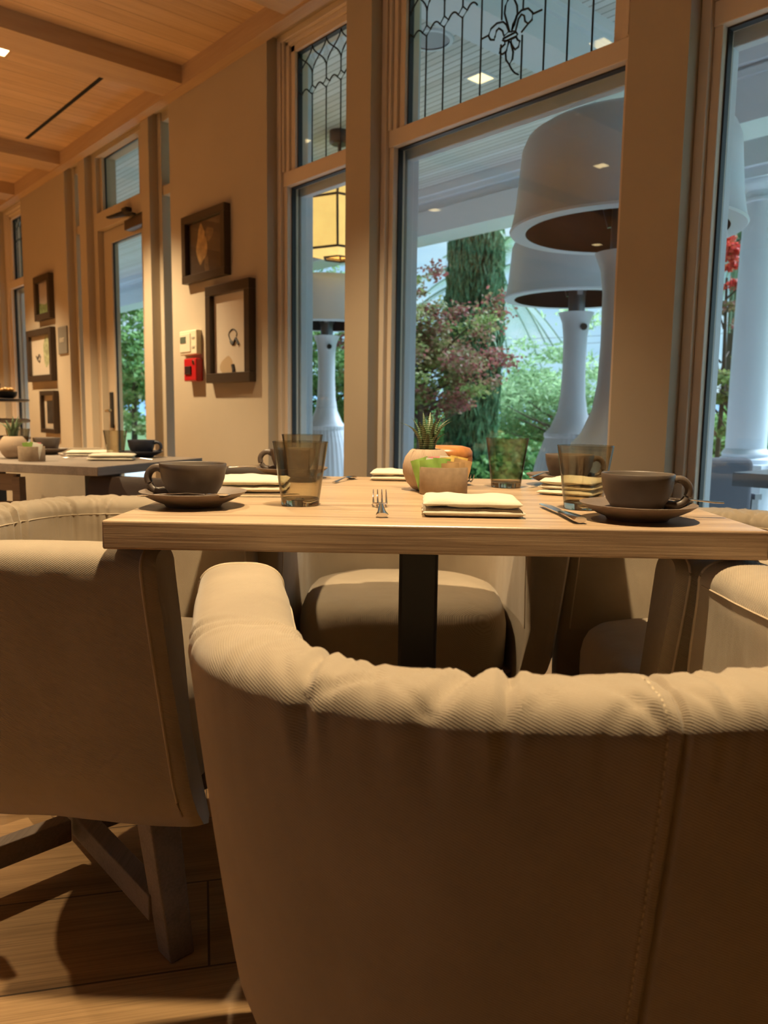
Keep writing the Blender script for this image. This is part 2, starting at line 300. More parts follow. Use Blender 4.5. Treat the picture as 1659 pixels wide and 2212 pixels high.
# windows --------------------------------------------------------------
def window(n, x0, x1, leaded=0, fleur=False, rail=(1.965, 2.03), uin=.108, lin=.038, top=2.554):
    g = empty('window_%d' % n, ((x0 + x1) / 2, 2.2, SILL)); tag(g, kind='structure')
    c = (x0 + x1) / 2
    def L(mb): # shift into local coordinates
        mb.v = [(v[0] - c, v[1] - 2.2, v[2] - SILL) for v in mb.v]; return mb
    zb = SILL
    f = MB()
    for sx, xa in ((1, x0), (-1, x1)):
        def bx(d0, d1, y0, y1, z0, z1):
            p, q = xa + sx * d0, xa + sx * d1; f.box(min(p, q), max(p, q), y0, y1, z0, z1)
        bx(0, .030, 2.155, 2.26, zb, HEAD); bx(.030, .040, 2.165, 2.26, rail[1], HEAD)
        bx(.040, .052, 2.158, 2.26, rail[1], HEAD); bx(.052, .075, 2.172, 2.26, rail[1], HEAD)
        bx(.075, uin, 2.185, 2.26, rail[1], top + .055)
        bx(.030, lin + .018, 2.175, 2.24, zb, rail[0])
    f.box(x0 + .03, x1 - .03, 2.155, 2.26, HEAD - .03, HEAD); f.box(x0 + .075, x1 - .075, 2.185, 2.26, top, top + .03)
    f.box(x0 + .052, x1 - .052, 2.172, 2.26, top + .03, HEAD - .03)
    f.box(x0 + .03, x1 - .03, 2.17, 2.24, rail[0], rail[1]); f.box(x0 + .03, x1 - .03, 2.175, 2.24, zb, zb + .05)
    f.box(x0, x1, 2.10, 2.26, zb - .02, zb + .012)
    L(f).build('window_frame', frame_m, g, bevel=.003)
    ux0, ux1, lx0, lx1 = x0 + uin, x1 - uin, x0 + lin + .018, x1 - lin - .018
    L(MB().box(ux0, ux1, 2.21, 2.214, rail[1], top)).build('upper_pane', glass_m, g)
    L(MB().box(lx0, lx1, 2.21, 2.214, zb + .05, rail[0])).build('lower_pane', glass_m, g)
    k = MB(); t = .005
    for a, b, z0, z1 in ((ux0, ux1, rail[1], top), (lx0, lx1, zb + .05, rail[0])):
        k.box(a, a + t, 2.2, 2.224, z0, z1).box(b - t, b, 2.2, 2.224, z0, z1).box(a + t, b - t, 2.2, 2.224, z1 - t, z1)
    L(k).build('gasket', gask_m, g)
    e = MB()   # white timber casing and corner bracket outside
    e.box(x0 - .06, x0 + .012, 2.3, 2.36, zb, HEAD).box(x1 - .012, x1 + .06, 2.3, 2.36, zb, HEAD).box(x0, x1, 2.3, 2.36, HEAD - .035, HEAD + .06)
    e.box(x0 + .0, x0 + .045, 2.262, 2.30, zb, rail[0] - .0).box(x1 - .045, x1, 2.262, 2.30, zb, rail[0])
    e.box(x0, x1, 2.262, 2.30, rail[0] - .03, rail[1] - .01)
    L(e).build('exterior_casing', white_m, g, bevel=.004)
    if leaded:
        m = MB(); nb = leaded; dx = (ux1 - ux0) / nb; r = .0032; Y = 2.207
        zA, zDt, zDb, zc, zm = 2.361, 2.382, 2.343, 2.484, 2.43
        skip = set()
        if fleur: skip = {5, 6}
        def P(x, z): return (x, Y, z)
        def curve(p0, p1, p2, p3, k=9):
            out = []
            for i in range(k + 1):
                t = i / k; q = 1 - t
                out.append(P(q**3 * p0[0] + 3 * q * q * t * p1[0] + 3 * q * t * t * p2[0] + t**3 * p3[0], q**3 * p0[1] + 3 * q * q * t * p1[1] + 3 * q * t * t * p2[1] + t**3 * p3[1]))
            return out
        for i in range(nb + 1):
            xk = ux0 + dx * i
            bay = fleur and 5 <= i <= 6
            if 0 < i < nb: m.tube([P(xk, rail[1]), P(xk, zDb if not (fleur and 4 <= i <= 7) else (2.19 if i in (5, 6) else top))], r, 6)
            if fleur and i in (5, 6): m.tube([P(xk, 2.27), P(xk, top)], r, 6)
            if fleur and 4 <= i <= 7: continue
            if 0 < i < nb: m.tube([P(xk, zDt), P(xk, zm)], r, 6)
            h = dx * .24
            if i < nb: m.tube([P(xk, zDt), P(xk + h, zA), P(xk, zDb)], r, 6)
            if i > 0: m.tube([P(xk, zDt), P(xk - h, zA), P(xk, zDb)], r, 6)
        for i in range(nb):
            if fleur and 4 <= i <= 6: continue
            xa = ux0 + dx * i; xb = xa + dx; h = dx * .24
            m.tube(curve((xa + h, zA), (xa + dx * .4, zA + .022), (xb - dx * .4, zA + .022), (xb - h, zA)), r, 6)
            m.tube(curve((xa, top - .004), (xa + dx * .1, top - .05), (xb - dx * .0, zc + .0), (xb, zm)), r, 6)
            m.tube(curve((xb, top - .004), (xb - dx * .1, top - .05), (xa + dx * .0, zc + .0), (xa, zm)), r, 6)
        if fleur:
            S = {'petal': [(-1.886, 2.345), (-1.9, 2.327), (-1.911, 2.311), (-1.914, 2.287), (-1.904, 2.26), (-1.889, 2.219), (-1.88, 2.216), (-1.868, 2.235), (-1.856, 2.266), (-1.859, 2.293), (-1.871, 2.316)],
                 'left': [(-1.892, 2.221), (-1.904, 2.247), (-1.92, 2.262), (-1.948, 2.267), (-1.975, 2.258), (-1.986, 2.238), (-1.976, 2.222), (-1.959, 2.216), (-1.955, 2.225), (-1.949, 2.243), (-1.938, 2.247), (-1.921, 2.233), (-1.914, 2.214)],
                 'right': [(-1.88, 2.218), (-1.874, 2.24), (-1.86, 2.261), (-1.839, 2.271), (-1.81, 2.267), (-1.79, 2.246), (-1.792, 2.225), (-1.808, 2.218), (-1.822, 2.23), (-1.826, 2.249), (-1.838, 2.258), (-1.851, 2.248), (-1.862, 2.213)],
                 'band': [(-1.918, 2.206), (-1.86, 2.209), (-1.853, 2.199), (-1.857, 2.194), (-1.908, 2.194), (-1.92, 2.202)],
                 'bl': [(-1.913, 2.199), (-1.908, 2.186), (-1.93, 2.177), (-1.932, 2.164), (-1.918, 2.155), (-1.9, 2.161), (-1.892, 2.191)],
                 'br': [(-1.881, 2.191), (-1.874, 2.168), (-1.862, 2.153), (-1.847, 2.157), (-1.842, 2.174), (-1.852, 2.181), (-1.859, 2.193)],
                 'bm': [(-1.89, 2.189), (-1.904, 2.152), (-1.901, 2.131), (-1.886, 2.112), (-1.872, 2.125), (-1.87, 2.148), (-1.883, 2.185)]}
            gm = MB()
            for poly in S.values():
                m.tube([P(*p) for p in poly], .0036, 6, closed=True); gm.prism(poly, 2.2035, 2.2085)
            m.tube(curve((-1.886, 2.112), (-1.875, 2.09), (-1.862, 2.075), (-1.843, 2.066)), r, 6)
            for p, q in (((-2.022, 2.238), (-1.986, 2.24)), ((-1.788, 2.242), (-1.751, 2.242)), ((-1.808, 2.218), (-1.837, 2.2))): m.tube([P(*p), P(*q)], r, 6)
            L(gm).build('textured_glass_fleur', tex_m, g)
        L(m).build('lead_cames', lead_m, g, smooth=60)
        if leaded and not fleur or True:
            d = MB()
            for i in range(nb):
                if fleur and 3 <= i <= 7: continue
                xa = ux0 + dx * (i + 1)
                if i < nb - 1:
                    for q in (0,): d.prism([(xa, zm + .01), (xa + dx * .28, zc - .012), (xa, zc + .035), (xa - dx * .28, zc - .012)], 2.2045, 2.208)
            L(d).build('textured_glass_diamonds', tex_m, g)
    return g
window(1, -7.62, -6.945, leaded=5)
window(2, -3.261, -2.663 + .04, leaded=4, uin=.108)
window(3, -2.505, -1.348, leaded=10, fleur=True, uin=.107)
window(4, -1.16, .0, leaded=10, uin=.108)
def sidelite(n, x0, x1):
    c = (x0 + x1) / 2; g = empty('window_%d' % n, (c, 2.2, SILL)); tag(g, kind='structure')
    f = MB(); f.box(x0, x0 + .045, 2.155, 2.26, SILL, HEAD).box(x1 - .045, x1, 2.155, 2.26, SILL, HEAD)
    f.box(x0 + .045, x1 - .045, 2.165, 2.26, HEAD - .05, HEAD).box(x0 + .045, x1 - .045, 2.165, 2.26, 2.17, 2.225).box(x0 + .045, x1 - .045, 2.165, 2.26, SILL, SILL + .06)
    f.v = [(v[0] - c, v[1] - 2.2, v[2] - SILL) for v in f.v]; f.build('window_frame', wall_m, g, bevel=.003)
    for nm, z0, z1 in (('upper_pane', 2.225, HEAD - .05), ('lower_pane', SILL + .06, 2.17)):
        p = MB().box(x0 + .045, x1 - .045, 2.22, 2.224, z0, z1); p.v = [(v[0] - c, v[1] - 2.2, v[2] - SILL) for v in p.v]; p.build(nm, glass_m, g)
sidelite(5, -5.935, -5.664); sidelite(6, -4.534, -4.266)
# door -------------------------------------------------------------------
dg = empty('door_1', (-5.09, 2.2, 0)); tag(dg, kind='structure')
def DL(mb): mb.v = [(v[0] + 5.09, v[1] - 2.2, v[2]) for v in mb.v]; return mb
f = MB(); f.box(-5.544, -5.475, 2.15, 2.28, 0, HEAD).box(-4.70, -4.64, 2.15, 2.28, 0, HEAD).box(-5.475, -4.70, 2.15, 2.28, 2.125, 2.24).box(-5.475, -4.70, 2.15, 2.28, 2.605, HEAD)
f.box(-5.475, -5.44, 2.18, 2.28, 2.24, 2.605).box(-4.85, -4.70, 2.18, 2.28, 2.24, 2.605)
DL(f).build('door_frame', wall_m, dg, bevel=.003)
f = MB(); f.box(-5.47, -5.335, 2.19, 2.24, .01, 2.12).box(-4.86, -4.705, 2.19, 2.24, .01, 2.12).box(-5.335, -4.86, 2.19, 2.24, 2.03, 2.12).box(-5.335, -4.86, 2.19, 2.24, .01, .27)
DL(f).build('door_leaf', wall_m, dg, bevel=.003)
DL(MB().box(-5.335, -4.86, 2.212, 2.218, .27, 2.03)).build('door_glass', glass_m, dg)
DL(MB().box(-5.44, -4.85, 2.212, 2.218, 2.24, 2.605)).build('transom_glass', glass_m, dg)
DL(MB().box(-5.44, -5.437, 2.2, 2.212, 2.24, 2.605).box(-5.437, -4.85, 2.2, 2.212, 2.6, 2.605).box(-5.335, -5.331, 2.2, 2.212, .27, 2.03).box(-5.331, -4.86, 2.2, 2.212, 2.026, 2.03)).build('gasket', gask_m, dg)
hp = DL(MB().box(-5.42, -5.37, 2.178, 2.19, .78, 1.03)).build('handle_plate', black_m, dg, bevel=.004)
h = DL(MB().tube([(-5.395, 2.178, .90), (-5.395, 2.14, .90), (-5.38, 2.135, .90), (-5.30, 2.13, .905)], .009, 10)); h.build('lever_handle', mat('brass_lever', (.6, .42, .2), .3, metal=1), dg, smooth=60)
clo = DL(MB().box(-4.98, -4.70, 2.13, 2.19, 2.045, 2.105)); clo.build('door_closer', mat('closer_bronze', (.07, .045, .03), .45), dg, bevel=.005)
DL(MB().bar((-4.80, 2.12, 2.115), (-5.06, 2.06, 2.125), .03, .012).bar((-5.06, 2.06, 2.125), (-4.93, 2.145, 2.165), .022, .012).box(-4.97, -4.90, 2.11, 2.15, 2.15, 2.175)).build('closer_arm', black_m, dg, bevel=.002)
# ceiling slot diffuser and downlights --------------------------------------
v = MB(); v.box(-.66, .66, -.011, .011, -.003, .002)
o = v.build('slot_diffuser', mat('slot_black', (.002, .002, .002), .9), loc=(-5.06, 1.787, CZ)); tag(o, 'long thin black air slot in the wood ceiling by the fascia', 'air vent')
def downlight(x, y, power, label, size=1.7, group='recessed downlights in the wood ceiling', soft=.035, blend=.6):
    g = empty('recessed_downlight', (x, y, CZ)); tag(g, label, 'ceiling light', group)
    fr = MB()
    for a, b, c, d in ((-.06, .06, -.06, -.045), (-.06, .06, .045, .06), (-.06, -.045, -.045, .045), (.045, .06, -.045, .045)): fr.box(a, b, c, d, -.006, .0)
    fr.build('trim_ring', beam_m, g)
    MB().box(-.044, .044, -.044, .044, -.0045, -.001).build('lens', mat('lamp_lens', (.9, .8, .6), .4, emit=(1, .74, .36), es=6), g)
    l = bpy.data.lights.new('downlight_lamp', 'SPOT'); l.energy = power; l.color = WARM; l.spot_size = size; l.spot_blend = blend; l.shadow_soft_size = soft
    lo = bpy.data.objects.new('lamp', l); COL.objects.link(lo); lo.parent = g; lo.location = (0, 0, -.03)
    return g
D_ = 'square recessed downlight glowing in the wood ceiling'
downlight(-.606, .719, KEY_W, D_ + ' above the near end of the front table', size=1.3)
downlight(-4.46, 1.27, FILL_W, D_ + ', at the left edge of the picture')
for i, (x, y, q) in enumerate([(-2.35, 1.0, .5), (-3.4, -.6, 1.4), (-5.1, -.6, 1.8), (-6.5, 1.1, .9), (-6.5, -1.2, 2), (-4.9, -2.8, 1.2), (-8.6, .8, 1.3)]):  # unseen downlights added as fill for room ambience and ceiling bounce
    downlight(x, y, FILL_W * q, D_ + [' as added fill between the two tables', ', added fill, second bay, above the aisle', ' as added fill, door bay, above the aisle', ' as added fill near the far framed pictures', ', added fill, far bay, away from the windows', ' as added fill, door bay, farthest from windows', ' as added fill at the far room end'][i])
# wall-hung things ------------------------------------------------------------
def picture(x0, x1, z0, z1, label, art, fw=.045, d=.04):
    g = empty('framed_picture', ((x0 + x1) / 2, 2.1, (z0 + z1) / 2)); tag(g, label, 'picture', 'framed pictures on the window wall')
    W, H = (x1 - x0) / 2, (z1 - z0) / 2
    f = MB(); f.box(-W, W, -d, 0, H - fw, H).box(-W, W, -d, 0, -H, -H + fw).box(-W, -W + fw, -d, 0, -H + fw, H - fw).box(W - fw, W, -d, 0, -H + fw, H - fw)
    f.build('picture_frame', pic_m, g, bevel=.003)
    art(g, W - fw, H - fw)
    MB().box(-W + fw, W - fw, -.022, -.019, -H + fw, H - fw).build('picture_glass', picglass_m, g)
    return g
def blob(cx, cz, rx, rz, seed, n=28, k=.18):
    r = random.Random(seed); ph = [r.uniform(0, 6) for _ in range(4)]
    return [(cx + rx * math.cos(a) * (1 + k * math.sin(2 * a + ph[0]) + k * .6 * math.sin(5 * a + ph[1])), cz + rz * math.sin(a) * (1 + k * math.sin(3 * a + ph[2]))) for a in [2 * PI * i / n for i in range(n)]]
def paper(g, W, H, m): return MB().box(-W, W, -.012, -.004, -H, H).build('print', m, g)
def flat(g, nm, polys, m, y=-.0125):
    b = MB()
    for i, p in enumerate(polys): b.prism(p, y - .0004 * (i + 1), y)
    return b.build(nm, m, g)
def art1(g, W, H):
    p = paper(g, W, H, mat('dark_print', (.035, .022, .015), .6, noise_s=5, noise_a=.4))
    flat(p, 'painted_shell', [blob(-.05, .01, .05, .10, 3), ], mat('shell_tan', (.42, .27, .11), .6, noise_s=25, noise_a=.4))
    sb = mat('shell_brown', (.16, .10, .05), .6, noise_s=25, noise_a=.4); flat(p, 'painted_stem', [blob(-.0, -.10, .025, .05, 5)], sb); flat(p, 'painted_petal', [blob(.03, .06, .04, .035, 8)], sb)
def squig(pts, r=.004): return MB().tube([(x, -.0135, z) for x, z in pts], r, 6)
def art2(g, W, H):
    p = paper(g, W, H, mat_m); ink = mat('ink_black', (.02, .02, .025), .6)
    squig([(.02 + .035 * math.cos(a) * (1 + .3 * math.sin(3 * a)), -.02 + .04 * math.sin(a)) for a in [i * .35 for i in range(17)]], .003).build('ink_line', ink, p)
    squig([(.0, -.04), (.03, -.055), (.05, -.03), (.08, -.06)], .008).build('ink_stroke', ink, p); squig([(.02, -.16), (.03, -.19), (.025, -.21)], .012).build('ink_spot', ink, p)
    flat(p, 'wash', [blob(-.04, -.17, .07, .05, 12)], mat('wash_ochre', (.55, .40, .24), .7))
def art3(g, W, H):
    p = paper(g, W, H, mat('print_pale_pink', (.62, .54, .52), .7, noise_s=12, noise_a=.15))
    flat(p, 'painted_hedge', [[(-W, -H), (W, -H), (W, -.02), (0, -.05), (-W, -.03)]], mat('hedge_green', (.28, .36, .14), .7, noise_s=30, noise_a=.5))
def art4(g, W, H):
    p = paper(g, W, H, mat_m); ink = MAT['ink_black']
    squig([(-.13, .0), (-.10, -.03), (-.06, .01), (-.03, -.01), (-.05, -.05), (-.09, -.04)], .006).build('ink_line', ink, p)
    flat(p, 'painted_leaves', [blob(.13, .03, .08, .13, 4)], mat('leaf_wash', (.42, .45, .26), .7, noise_s=40, noise_a=.5))
def art5(g, W, H):
    p = paper(g, W, H, mat_m); flat(p, 'photo_print', [[(-.08, -.09), (.08, -.09), (.08, .09), (-.08, .09)]], mat('photo_dark', (.05, .045, .04), .5, noise_s=14, noise_a=.8))
picture(-4.066, -3.60, 1.597, 1.95, 'square dark walnut frame holding a dark brown picture, above the cream ink drawing', art1, fw=.04)
picture(-3.809, -3.368, 1.053, 1.554, 'tall dark frame with a cream ink drawing, right of the white thermostat', art2, fw=.05)
picture(-6.588, -6.228, 1.595, 1.933, 'small dark framed pink and green picture, topmost of the three near the far window', art3, fw=.05)
picture(-6.822, -6.230, 1.125, 1.535, 'wide dark framed cream picture with ink marks, middle of the three left of the door', art4, fw=.05)
picture(-6.545, -6.207, .719, 1.05, 'small framed dark photo in a cream mat, lowest of the three left of the door', art5, fw=.035)
g = empty('thermostat', (-4.018, 2.1, 1.278)); tag(g, 'cream wall thermostat box above the red fire alarm pull', 'thermostat')
MB().box(-.10, .10, -.035, 0, -.065, .068).build('housing', mat('cream_plastic', (.72, .62, .45), .4), g, bevel=.006)
MB().box(-.09, .035, -.039, -.034, -.05, .05).build('cover', mat('cream_cover', (.66, .58, .44), .4), g, bevel=.002)
MB().box(-.08, -.015, -.041, -.039, .0, .035).build('display', mat('lcd_green', (.10, .12, .09), .3), g)
[MB().box(.05, .08, -.038, -.034, z0, z0 + .01).build('button', mat('button_grey', (.4, .37, .3), .5), g) for z0 in (-.03, .02)]
g = empty('fire_alarm_pull', (-3.98, 2.1, 1.13)); tag(g, 'red fire alarm pull station on the wall under the thermostat', 'fire alarm')
red = mat('alarm_red', (.42, .012, .015), .35)
MB().box(-.07, .07, -.045, 0, -.062, .062).build('housing', red, g, bevel=.006)
MB().box(-.05, .02, -.052, -.044, -.025, .02).build('pull_handle', mat('alarm_dark', (.03, .012, .012), .4), g, bevel=.003)
MB().lathe([(.012, 0), (.012, .004)], 16, Matrix.Translation((.045, -.045, .04)) @ Matrix.Rotation(PI / 2, 4, 'X')).build('key_lock', steel_m, g)
g = empty('wall_sign', (-6.058, 2.1, 1.42)); tag(g, 'grey rounded wall plaque reading EXIT, left of the glazed door', 'sign')
MB().box(-.095, .095, -.012, 0, -.102, .102).build('plate', mat('sign_grey', (.20, .185, .16), .5), g, bevel=.01)
cu = bpy.data.curves.new('lettering', 'FONT'); cu.body = 'EXIT'; cu.size = .045; cu.align_x = 'CENTER'; cu.align_y = 'CENTER'; cu.extrude = .001
tmp = bpy.data.objects.new('lettering_tmp', cu); COL.objects.link(tmp); bpy.context.view_layer.update()
me_ = bpy.data.meshes.new_from_object(tmp.evaluated_get(bpy.context.evaluated_depsgraph_get())); bpy.data.objects.remove(tmp)
me_.name = 'lettering'; me_.materials.clear(); me_.materials.append(mat('sign_letters', (.7, .62, .5), .5)); to = bpy.data.objects.new('lettering', me_); COL.objects.link(to); to.parent = g; to.location = (0, -.0135, 0); to.rotation_euler = (PI / 2, 0, 0)
# ================================================================== FRONT TABLE
tb = empty('dining_table', T(.066, 1.44), TR); tag(tb, 'light oak dining table with thick top set for four, in the foreground', 'table')
MB().box(-.443, .462, -.40, .415, .71, .75).build('tabletop', table_m, tb, bevel=.003, seg=3)
MB().box(-.036, .036, -.036, .036, .03, .69).build('pedestal_column', black_m, tb, bevel=.006)
MB().box(-.13, .13, -.13, .13, .695, .71).build('mounting_plate', black_m, tb)
MB().box(-.28, .28, -.28, .28, .0, .02).lathe([(.08, .02), (.05, .035)], 24).build('base_plate', black_m, tb, bevel=.004)
# ================================================================== TUB CHAIRS
AI, AO, FRONT, BACKO = .262, .370, .285, .265
def chair_mesh():
    """one slipcovered tub shell: closed profile swept round a U"""
    mid = (AI + AO) / 2; half = (AO - AI) / 2; y0 = -.0; bm_ = BACKO - half + y0; p = 2.25
    path = []
    n1 = 34
    for i in range(n1): path.append(Vector((mid, FRONT - (FRONT - y0) * i / n1, 0)))
    n2 = 420
    for i in range(n2 + 1):
        a = PI * i / n2; c, s_ = math.cos(a), math.sin(a)
        path.append(Vector((mid * math.copysign(abs(c) ** (2 / p), c), y0 - bm_ * abs(s_) ** (2 / p), 0)))
    for i in range(1, n1 + 1): path.append(Vector((-mid, y0 + (FRONT - y0) * i / n1, 0)))
    # resample evenly
    cum = [0]
    for i in range(1, len(path)): cum.append(cum[-1] + (path[i] - path[i - 1]).length)
    Ltot = cum[-1]; NS = 300; pts = []; j = 0; ss = []
    fine = sorted(set([Ltot * i / NS for i in range(NS + 1)] + [Ltot / 2 + d * .0016 for d in range(-14, 15)]))
    for t in fine:
        while j < len(cum) - 2 and cum[j + 1] < t: j += 1
        q = (t - cum[j]) / max(1e-9, cum[j + 1] - cum[j]); pts.append(path[j].lerp(path[j + 1], q)); ss.append(t)
    N_ = len(pts); nor = []
    for i in range(N_):
        d = (pts[min(i + 1, N_ - 1)] - pts[max(i - 1, 0)]).normalized(); nor.append(Vector((-d.y, d.x, 0)) * 1.)
    if nor[0].x < 0: nor = [-v for v in nor]
    # profile (offset outward, z)
    prof = []
    HEM = .232; TOP = .703; ZS = .668
    prof.append((half - .13, HEM + .01, 0)); prof.append((half - .12, HEM, 0))
    for i in range(15):
        z = HEM + .012 + (ZS - HEM - .012) * i / 14; k = (ZS - z) / .41
        prof.append((half - .056 * k ** 1.2 - .045 * max(0, (.345 - z) / .11) ** 2, z, 1))
    for i in range(1, 24):
        a = PI * i / 24; prof.append((half * math.copysign(abs(math.cos(a)) ** .74, math.cos(a)), ZS + (TOP - ZS) * math.sin(a) ** .85, 2))
    for i in range(10): prof.append((-half, ZS - (ZS - .40) * i / 9, 3))
    r = random.Random(11)
    creases = [(r.uniform(.30, Ltot - .30), r.uniform(.003, .007), r.uniform(.0010, .0026), r.uniform(-1.3, 1.3)) for _ in range(44)]
    creases += [(Ltot / 2 + .115, .005, .006, .1), (Ltot / 2 - .10, .006, .006, -.3), (.44, .006, .005, .3), (Ltot - .44, .006, .006, -.3), (.55, .005, .005, .2), (Ltot - .56, .008, .007, .35)]
    vs = []; uvs = []; P = len(prof)
    arc = [0]
    for i in range(1, P): arc.append(arc[-1] + math.hypot(prof[i][0] - prof[i - 1][0], prof[i][1] - prof[i - 1][1]))
    for i in range(N_):
        s_ = ss[i]; e = min(s_, Ltot - s_)
        shrink = 1.0; fr = 0
        if e < .02: shrink = 1 - .16 * (1 - e / .02) ** 2
        slope_b = max(0, 1 - e / .16)
        for j, (o, z, reg) in enumerate(prof):
            zz = z
            if reg == 2: zz = ZS + (z - ZS) * (1 - (1 - shrink) * .8)
            elif z < .4: pass
            bk = max(0., min(1., (-pts[i].y) / .17)); oo = o * shrink if abs(o) > half + 1e-6 else o * shrink * (1 - .22 * bk * bk * (3 - 2 * bk))
            if reg in (0, 1): oo = (o - half) + half * (1 - .22 * bk * bk * (3 - 2 * bk)) * shrink
            d = 0
            if reg in (1, 2, 3):
                w_ = (1 if z > .685 else .75) if reg == 2 else max(0, .75 - abs(ZS - z) / (.05 if reg == 1 else .2))
                for cs, cw, ca_, sk in creases:
                    u = s_ - cs - sk * (o * 1.0)
                    if abs(u) < cw * 4: d -= ca_ * math.exp(-(u / cw) ** 2) * w_ - ca_ * .4 * math.exp(-((abs(u) - cw * 2) / cw) ** 2) * w_
                d += .004 * noise.noise(Vector((s_ * 5, z * 3, 3.1))) + (.0010 * noise.noise(Vector((s_ * 22, arc[j] * 9, 7.7))) if reg != 1 else 0)
                if reg == 3: d += .005 * noise.noise(Vector((s_ * 7 + z * 4, z * 6, 1.3)))
                us = s_ - Ltot / 2
                d -= .0055 * math.exp(-(us / .0026) ** 2); d += .0012 * math.exp(-((us - .012) / .009) ** 2)
                if reg != 3: d -= .0012 * math.exp(-((us - .0125) / .0015) ** 2)
            hz = .004 * noise.noise(Vector((s_ * 7, 0, 9))) if z < .30 else 0
            # direction of profile normal
            a0 = prof[max(j - 1, 0)]; a1 = prof[min(j + 1, P - 1)]; tx, tz = a1[0] - a0[0], a1[1] - a0[1]; tl = math.hypot(tx, tz); nx, nz = tz / tl, -tx / tl
            if reg == 0: nx = nz = 0
            pos = pts[i] + nor[i] * (oo + nx * d)
            z2 = zz + nz * d + hz
            y2 = pos.y + slope_b * .035 * (TOP - z) / .4 * (1 if e < .16 else 0)
            back = max(0, -pos.y - .05) / .24
            y2 += back * .02 * (.70 - z) / .4 if reg in (0, 1) else 0
            if pos.y > -.08: pos.x += math.copysign(.08 * (pos.y + .08), pos.x) * min(1, (pos.y + .08) / .1)
            vs.append((pos.x, y2, z2)); uvs.append((s_, arc[j]))
    fs = []
    for i in range(N_ - 1):
        for j in range(P - 1): fs.append((i * P + j, (i + 1) * P + j, (i + 1) * P + j + 1, i * P + j + 1))
        fs.append((i * P + P - 1, (i + 1) * P + P - 1, (i + 1) * P, i * P))
    fs.append(tuple(range(P))); fs.append(tuple((N_ - 1) * P + j for j in range(P - 1, -1, -1)))
    me = bpy.data.meshes.new('slipcover_shell'); me.from_pydata(vs, [], fs); me.materials.append(chair_m)
    uvl = me.uv_layers.new(name='UVMap')
    for lp in me.loops: uvl.data[lp.index].uv = uvs[lp.vertex_index]
    bm = bmesh.new(); bm.from_mesh(me); bmesh.ops.recalc_face_normals(bm, faces=bm.faces); bm.to_mesh(me); bm.free()
    for q in me.polygons: q.use_smooth = True
    me.set_sharp_from_angle(angle=R(55))
    # piping curves round the arm fronts
    pipes = []
    for i in (4, N_ - 5):
        pipes.append([Vector(vs[i * P + j]) + Vector((0, 0, 0)) for j in range(3, P)])
    seams = []
    for side in (0, 1):
        jj = 22; L = []
        for i in range(0, int(N_ * .16)):
            k = i if side == 0 else N_ - 1 - i; L.append(Vector(vs[k * P + 18 + 0]))
        seams.append(L)
    stitch = [Vector(vs[(min(range(N_), key=lambda q: abs(ss[q] - Ltot / 2 - .0125))) * P + j]) for j in range(2, 38)]
    inner = [Vector(vs[i * P + P - 10]) for i in range(6, N_ - 6, 2)]
    return me, pipes, inner, stitch
shell_me, pipes, inner_seam, stitch = chair_mesh()
def seat_mesh():
    vs = []; fs = []; uvs = []; n = 96; rings = []
    hw, fy, by = .266, .300, -.19
    def outline(a, k):
        c, s_ = math.cos(a), math.sin(a); p = 4.5 if s_ > 0 else 2.3
        q = (abs(c) ** p + abs(s_) ** p) ** (-1 / p)
        x = hw * q * c * k; y = (fy if s_ > 0 else -by) * q * s_ * k + 0
        return x, y
    prof = [(.0001, .462), (.3, .461), (.6, .457), (.8, .450), (.9, .440), (.955, .425), (.985, .405), (1, .38), (1., .34), (.995, .30), (.99, .262), (.93, .262)]
    for k, z in prof:
        rings.append([(*outline(2 * PI * i / n, k), z + .003 * noise.noise(Vector((math.cos(2 * PI * i / n) * k * 3, math.sin(2 * PI * i / n) * k * 3, z))), ) for i in range(n)])
    for rg in rings: vs += rg
    for i in range(len(rings) - 1):
        for k in range(n): fs.append((i * n + k, i * n + (k + 1) % n, (i + 1) * n + (k + 1) % n, (i + 1) * n + k))
    fs.append(tuple(range(n))); fs.append(tuple((len(rings) - 1) * n + k for k in range(n)))
    me = bpy.data.meshes.new('seat'); me.from_pydata(vs, [], fs); me.materials.append(chair_m)
    uvl = me.uv_layers.new(name='UVMap')
    for lp in me.loops: v = vs[lp.vertex_index]; uvl.data[lp.index].uv = (v[0] + v[2], v[1] + v[2])
    bm = bmesh.new(); bm.from_mesh(me); bmesh.ops.recalc_face_normals(bm, faces=bm.faces); bm.to_mesh(me); bm.free()
    for q in me.polygons: q.use_smooth = True
    return me
seat_me = seat_mesh()
